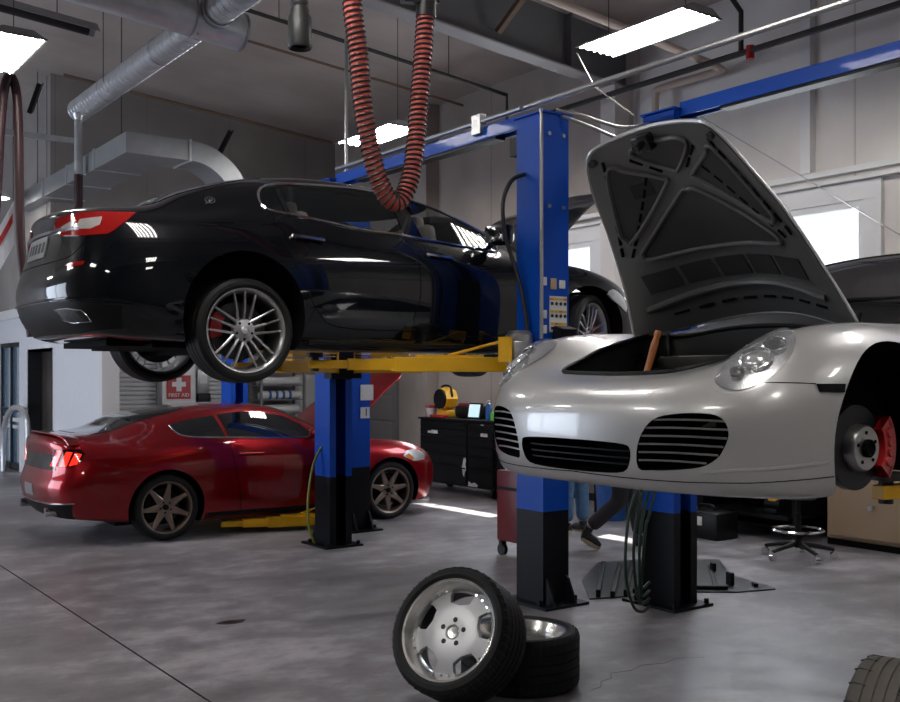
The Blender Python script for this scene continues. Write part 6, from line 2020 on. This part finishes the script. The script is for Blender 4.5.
def person(label, loc, rz, legs, trousers):
    """faces local +x; legs: for left/right (hip,knee,ankle,toe) points"""
    t = thing('person', label, 'person', loc, rz)
    # one continuous body: pelvis, spine, neck, head, arms with hands
    J = [((0, 0, .95), .14), ((0, 0, 1.12), (.13, .16)), ((.01, 0, 1.32), (.12, .18)), ((0, 0, 1.45), (.08, .12)), ((.01, 0, 1.53), .055), ((.03, 0, 1.62), (.085, .075)), ((.03, 0, 1.74), (.075, .07))]
    E_ = [(0, 1), (1, 2), (2, 3), (3, 4), (4, 5), (5, 6)]
    for s in (1, -1):
        b = len(J)
        J += [((0, s * .19, 1.42), .06), ((-.03, s * .24, 1.15), .045), ((.08, s * .22, .92), .034), ((.12, s * .215, .84), .03), ((.15, s * .21, .76), .016)]
        E_ += [(3, b), (b, b + 1), (b + 1, b + 2), (b + 2, b + 3), (b + 3, b + 4)]
        for k in range(3):
            J.append(((.13 + .02 * k, s * (.195 - .012 * k), .765 + .006 * k), .010)); E_.append((b + 3, len(J) - 1))
        J.append(((.155, s * .18, .82), .011)); E_.append((b + 3, len(J) - 1))
    for s, L in zip((1, -1), legs):
        b = len(J)
        J += [(L[0], .10), (L[1], .065), (L[2], .042)]
        E_ += [(0, b), (b, b + 1), (b + 1, b + 2)]
    skin_body('body', J, E_, 'skin', t)
    # trousers and shirt follow the body
    TJ = [((0, 0, .97), .155)]; TE = []
    for s, L in zip((1, -1), legs):
        b = len(TJ)
        mid = tuple((L[1][i] + L[2][i]) / 2 for i in range(3))
        TJ += [(L[0], .118), (L[1], .088), (mid, .078), (tuple(L[2][i] + (0, 0, .0)[i] for i in range(3)), .074)]
        TE += [(0, b), (b, b + 1), (b + 1, b + 2), (b + 2, b + 3)]
    skin_body('trousers', TJ, TE, trousers, t)
    SJ = [((0, 0, 1.0), (.15, .17)), ((0, 0, 1.15), (.14, .17)), ((.01, 0, 1.33), (.135, .195)), ((0, 0, 1.45), (.085, .13))]
    SE = [(0, 1), (1, 2), (2, 3)]
    for s in (1, -1):
        b = len(SJ); SJ += [((0, s * .20, 1.42), .072), ((-.03, s * .245, 1.2), .062)]; SE += [(3, b), (b, b + 1)]
    skin_body('shirt', SJ, SE, 'shirt', t)
    MB().sphere((.02, 0, 1.72), .095, (1.0, .85, .85), 16).build('hair', 'hair', t)
    for s, L in zip((1, -1), legs):
        a, toe = Vector(L[2]), Vector(L[3])
        d = (toe - a); heel = Vector(L[4])
        sh = MB().tube([heel + Vector((0, 0, .035)), heel.lerp(toe, .3) + Vector((0, 0, .045)), heel.lerp(toe, .7) + Vector((0, 0, .035)), toe + Vector((0, 0, .022))], [.038, .046, .044, .026], 10)
        sh.tube([a, heel.lerp(toe, .2) + Vector((0, 0, .05))], [.045, .042], 10)
        so = sh.build('shoe', 'shoe', t)
        MB().tube([heel + Vector((0, 0, .008)), heel.lerp(toe, .5) + Vector((0, 0, .004)), toe + Vector((0, 0, .008))], [.030, .040, .026], 8).build('sole', 'sole', so)
    return t


aR = math.atan2(CR.y, CR.x)
person('person in blue jeans standing behind the near blue post', (7.55, 8.10, 0), aR + 2.2,
       [((0, .10, .90), (.02, .11, .50), (0, .12, .11), (.20, .14, 0), (-.05, .12, 0)), ((0, -.10, .90), (.02, -.11, .50), (.0, -.12, .11), (.20, -.14, 0), (-.05, -.12, 0))], 'denim')
person('person in charcoal trousers striding right under the silver car', (7.16, 7.06, 0), aR,
       [((0, .09, .88), (.16, .09, .50), (.22, .09, .12), (.42, .10, .01), (.17, .09, .0)), ((0, -.09, .88), (.0, -.09, .48), (-.30, -.09, .22), (-.20, -.09, .02), (-.37, -.09, .12))], 'trousers')
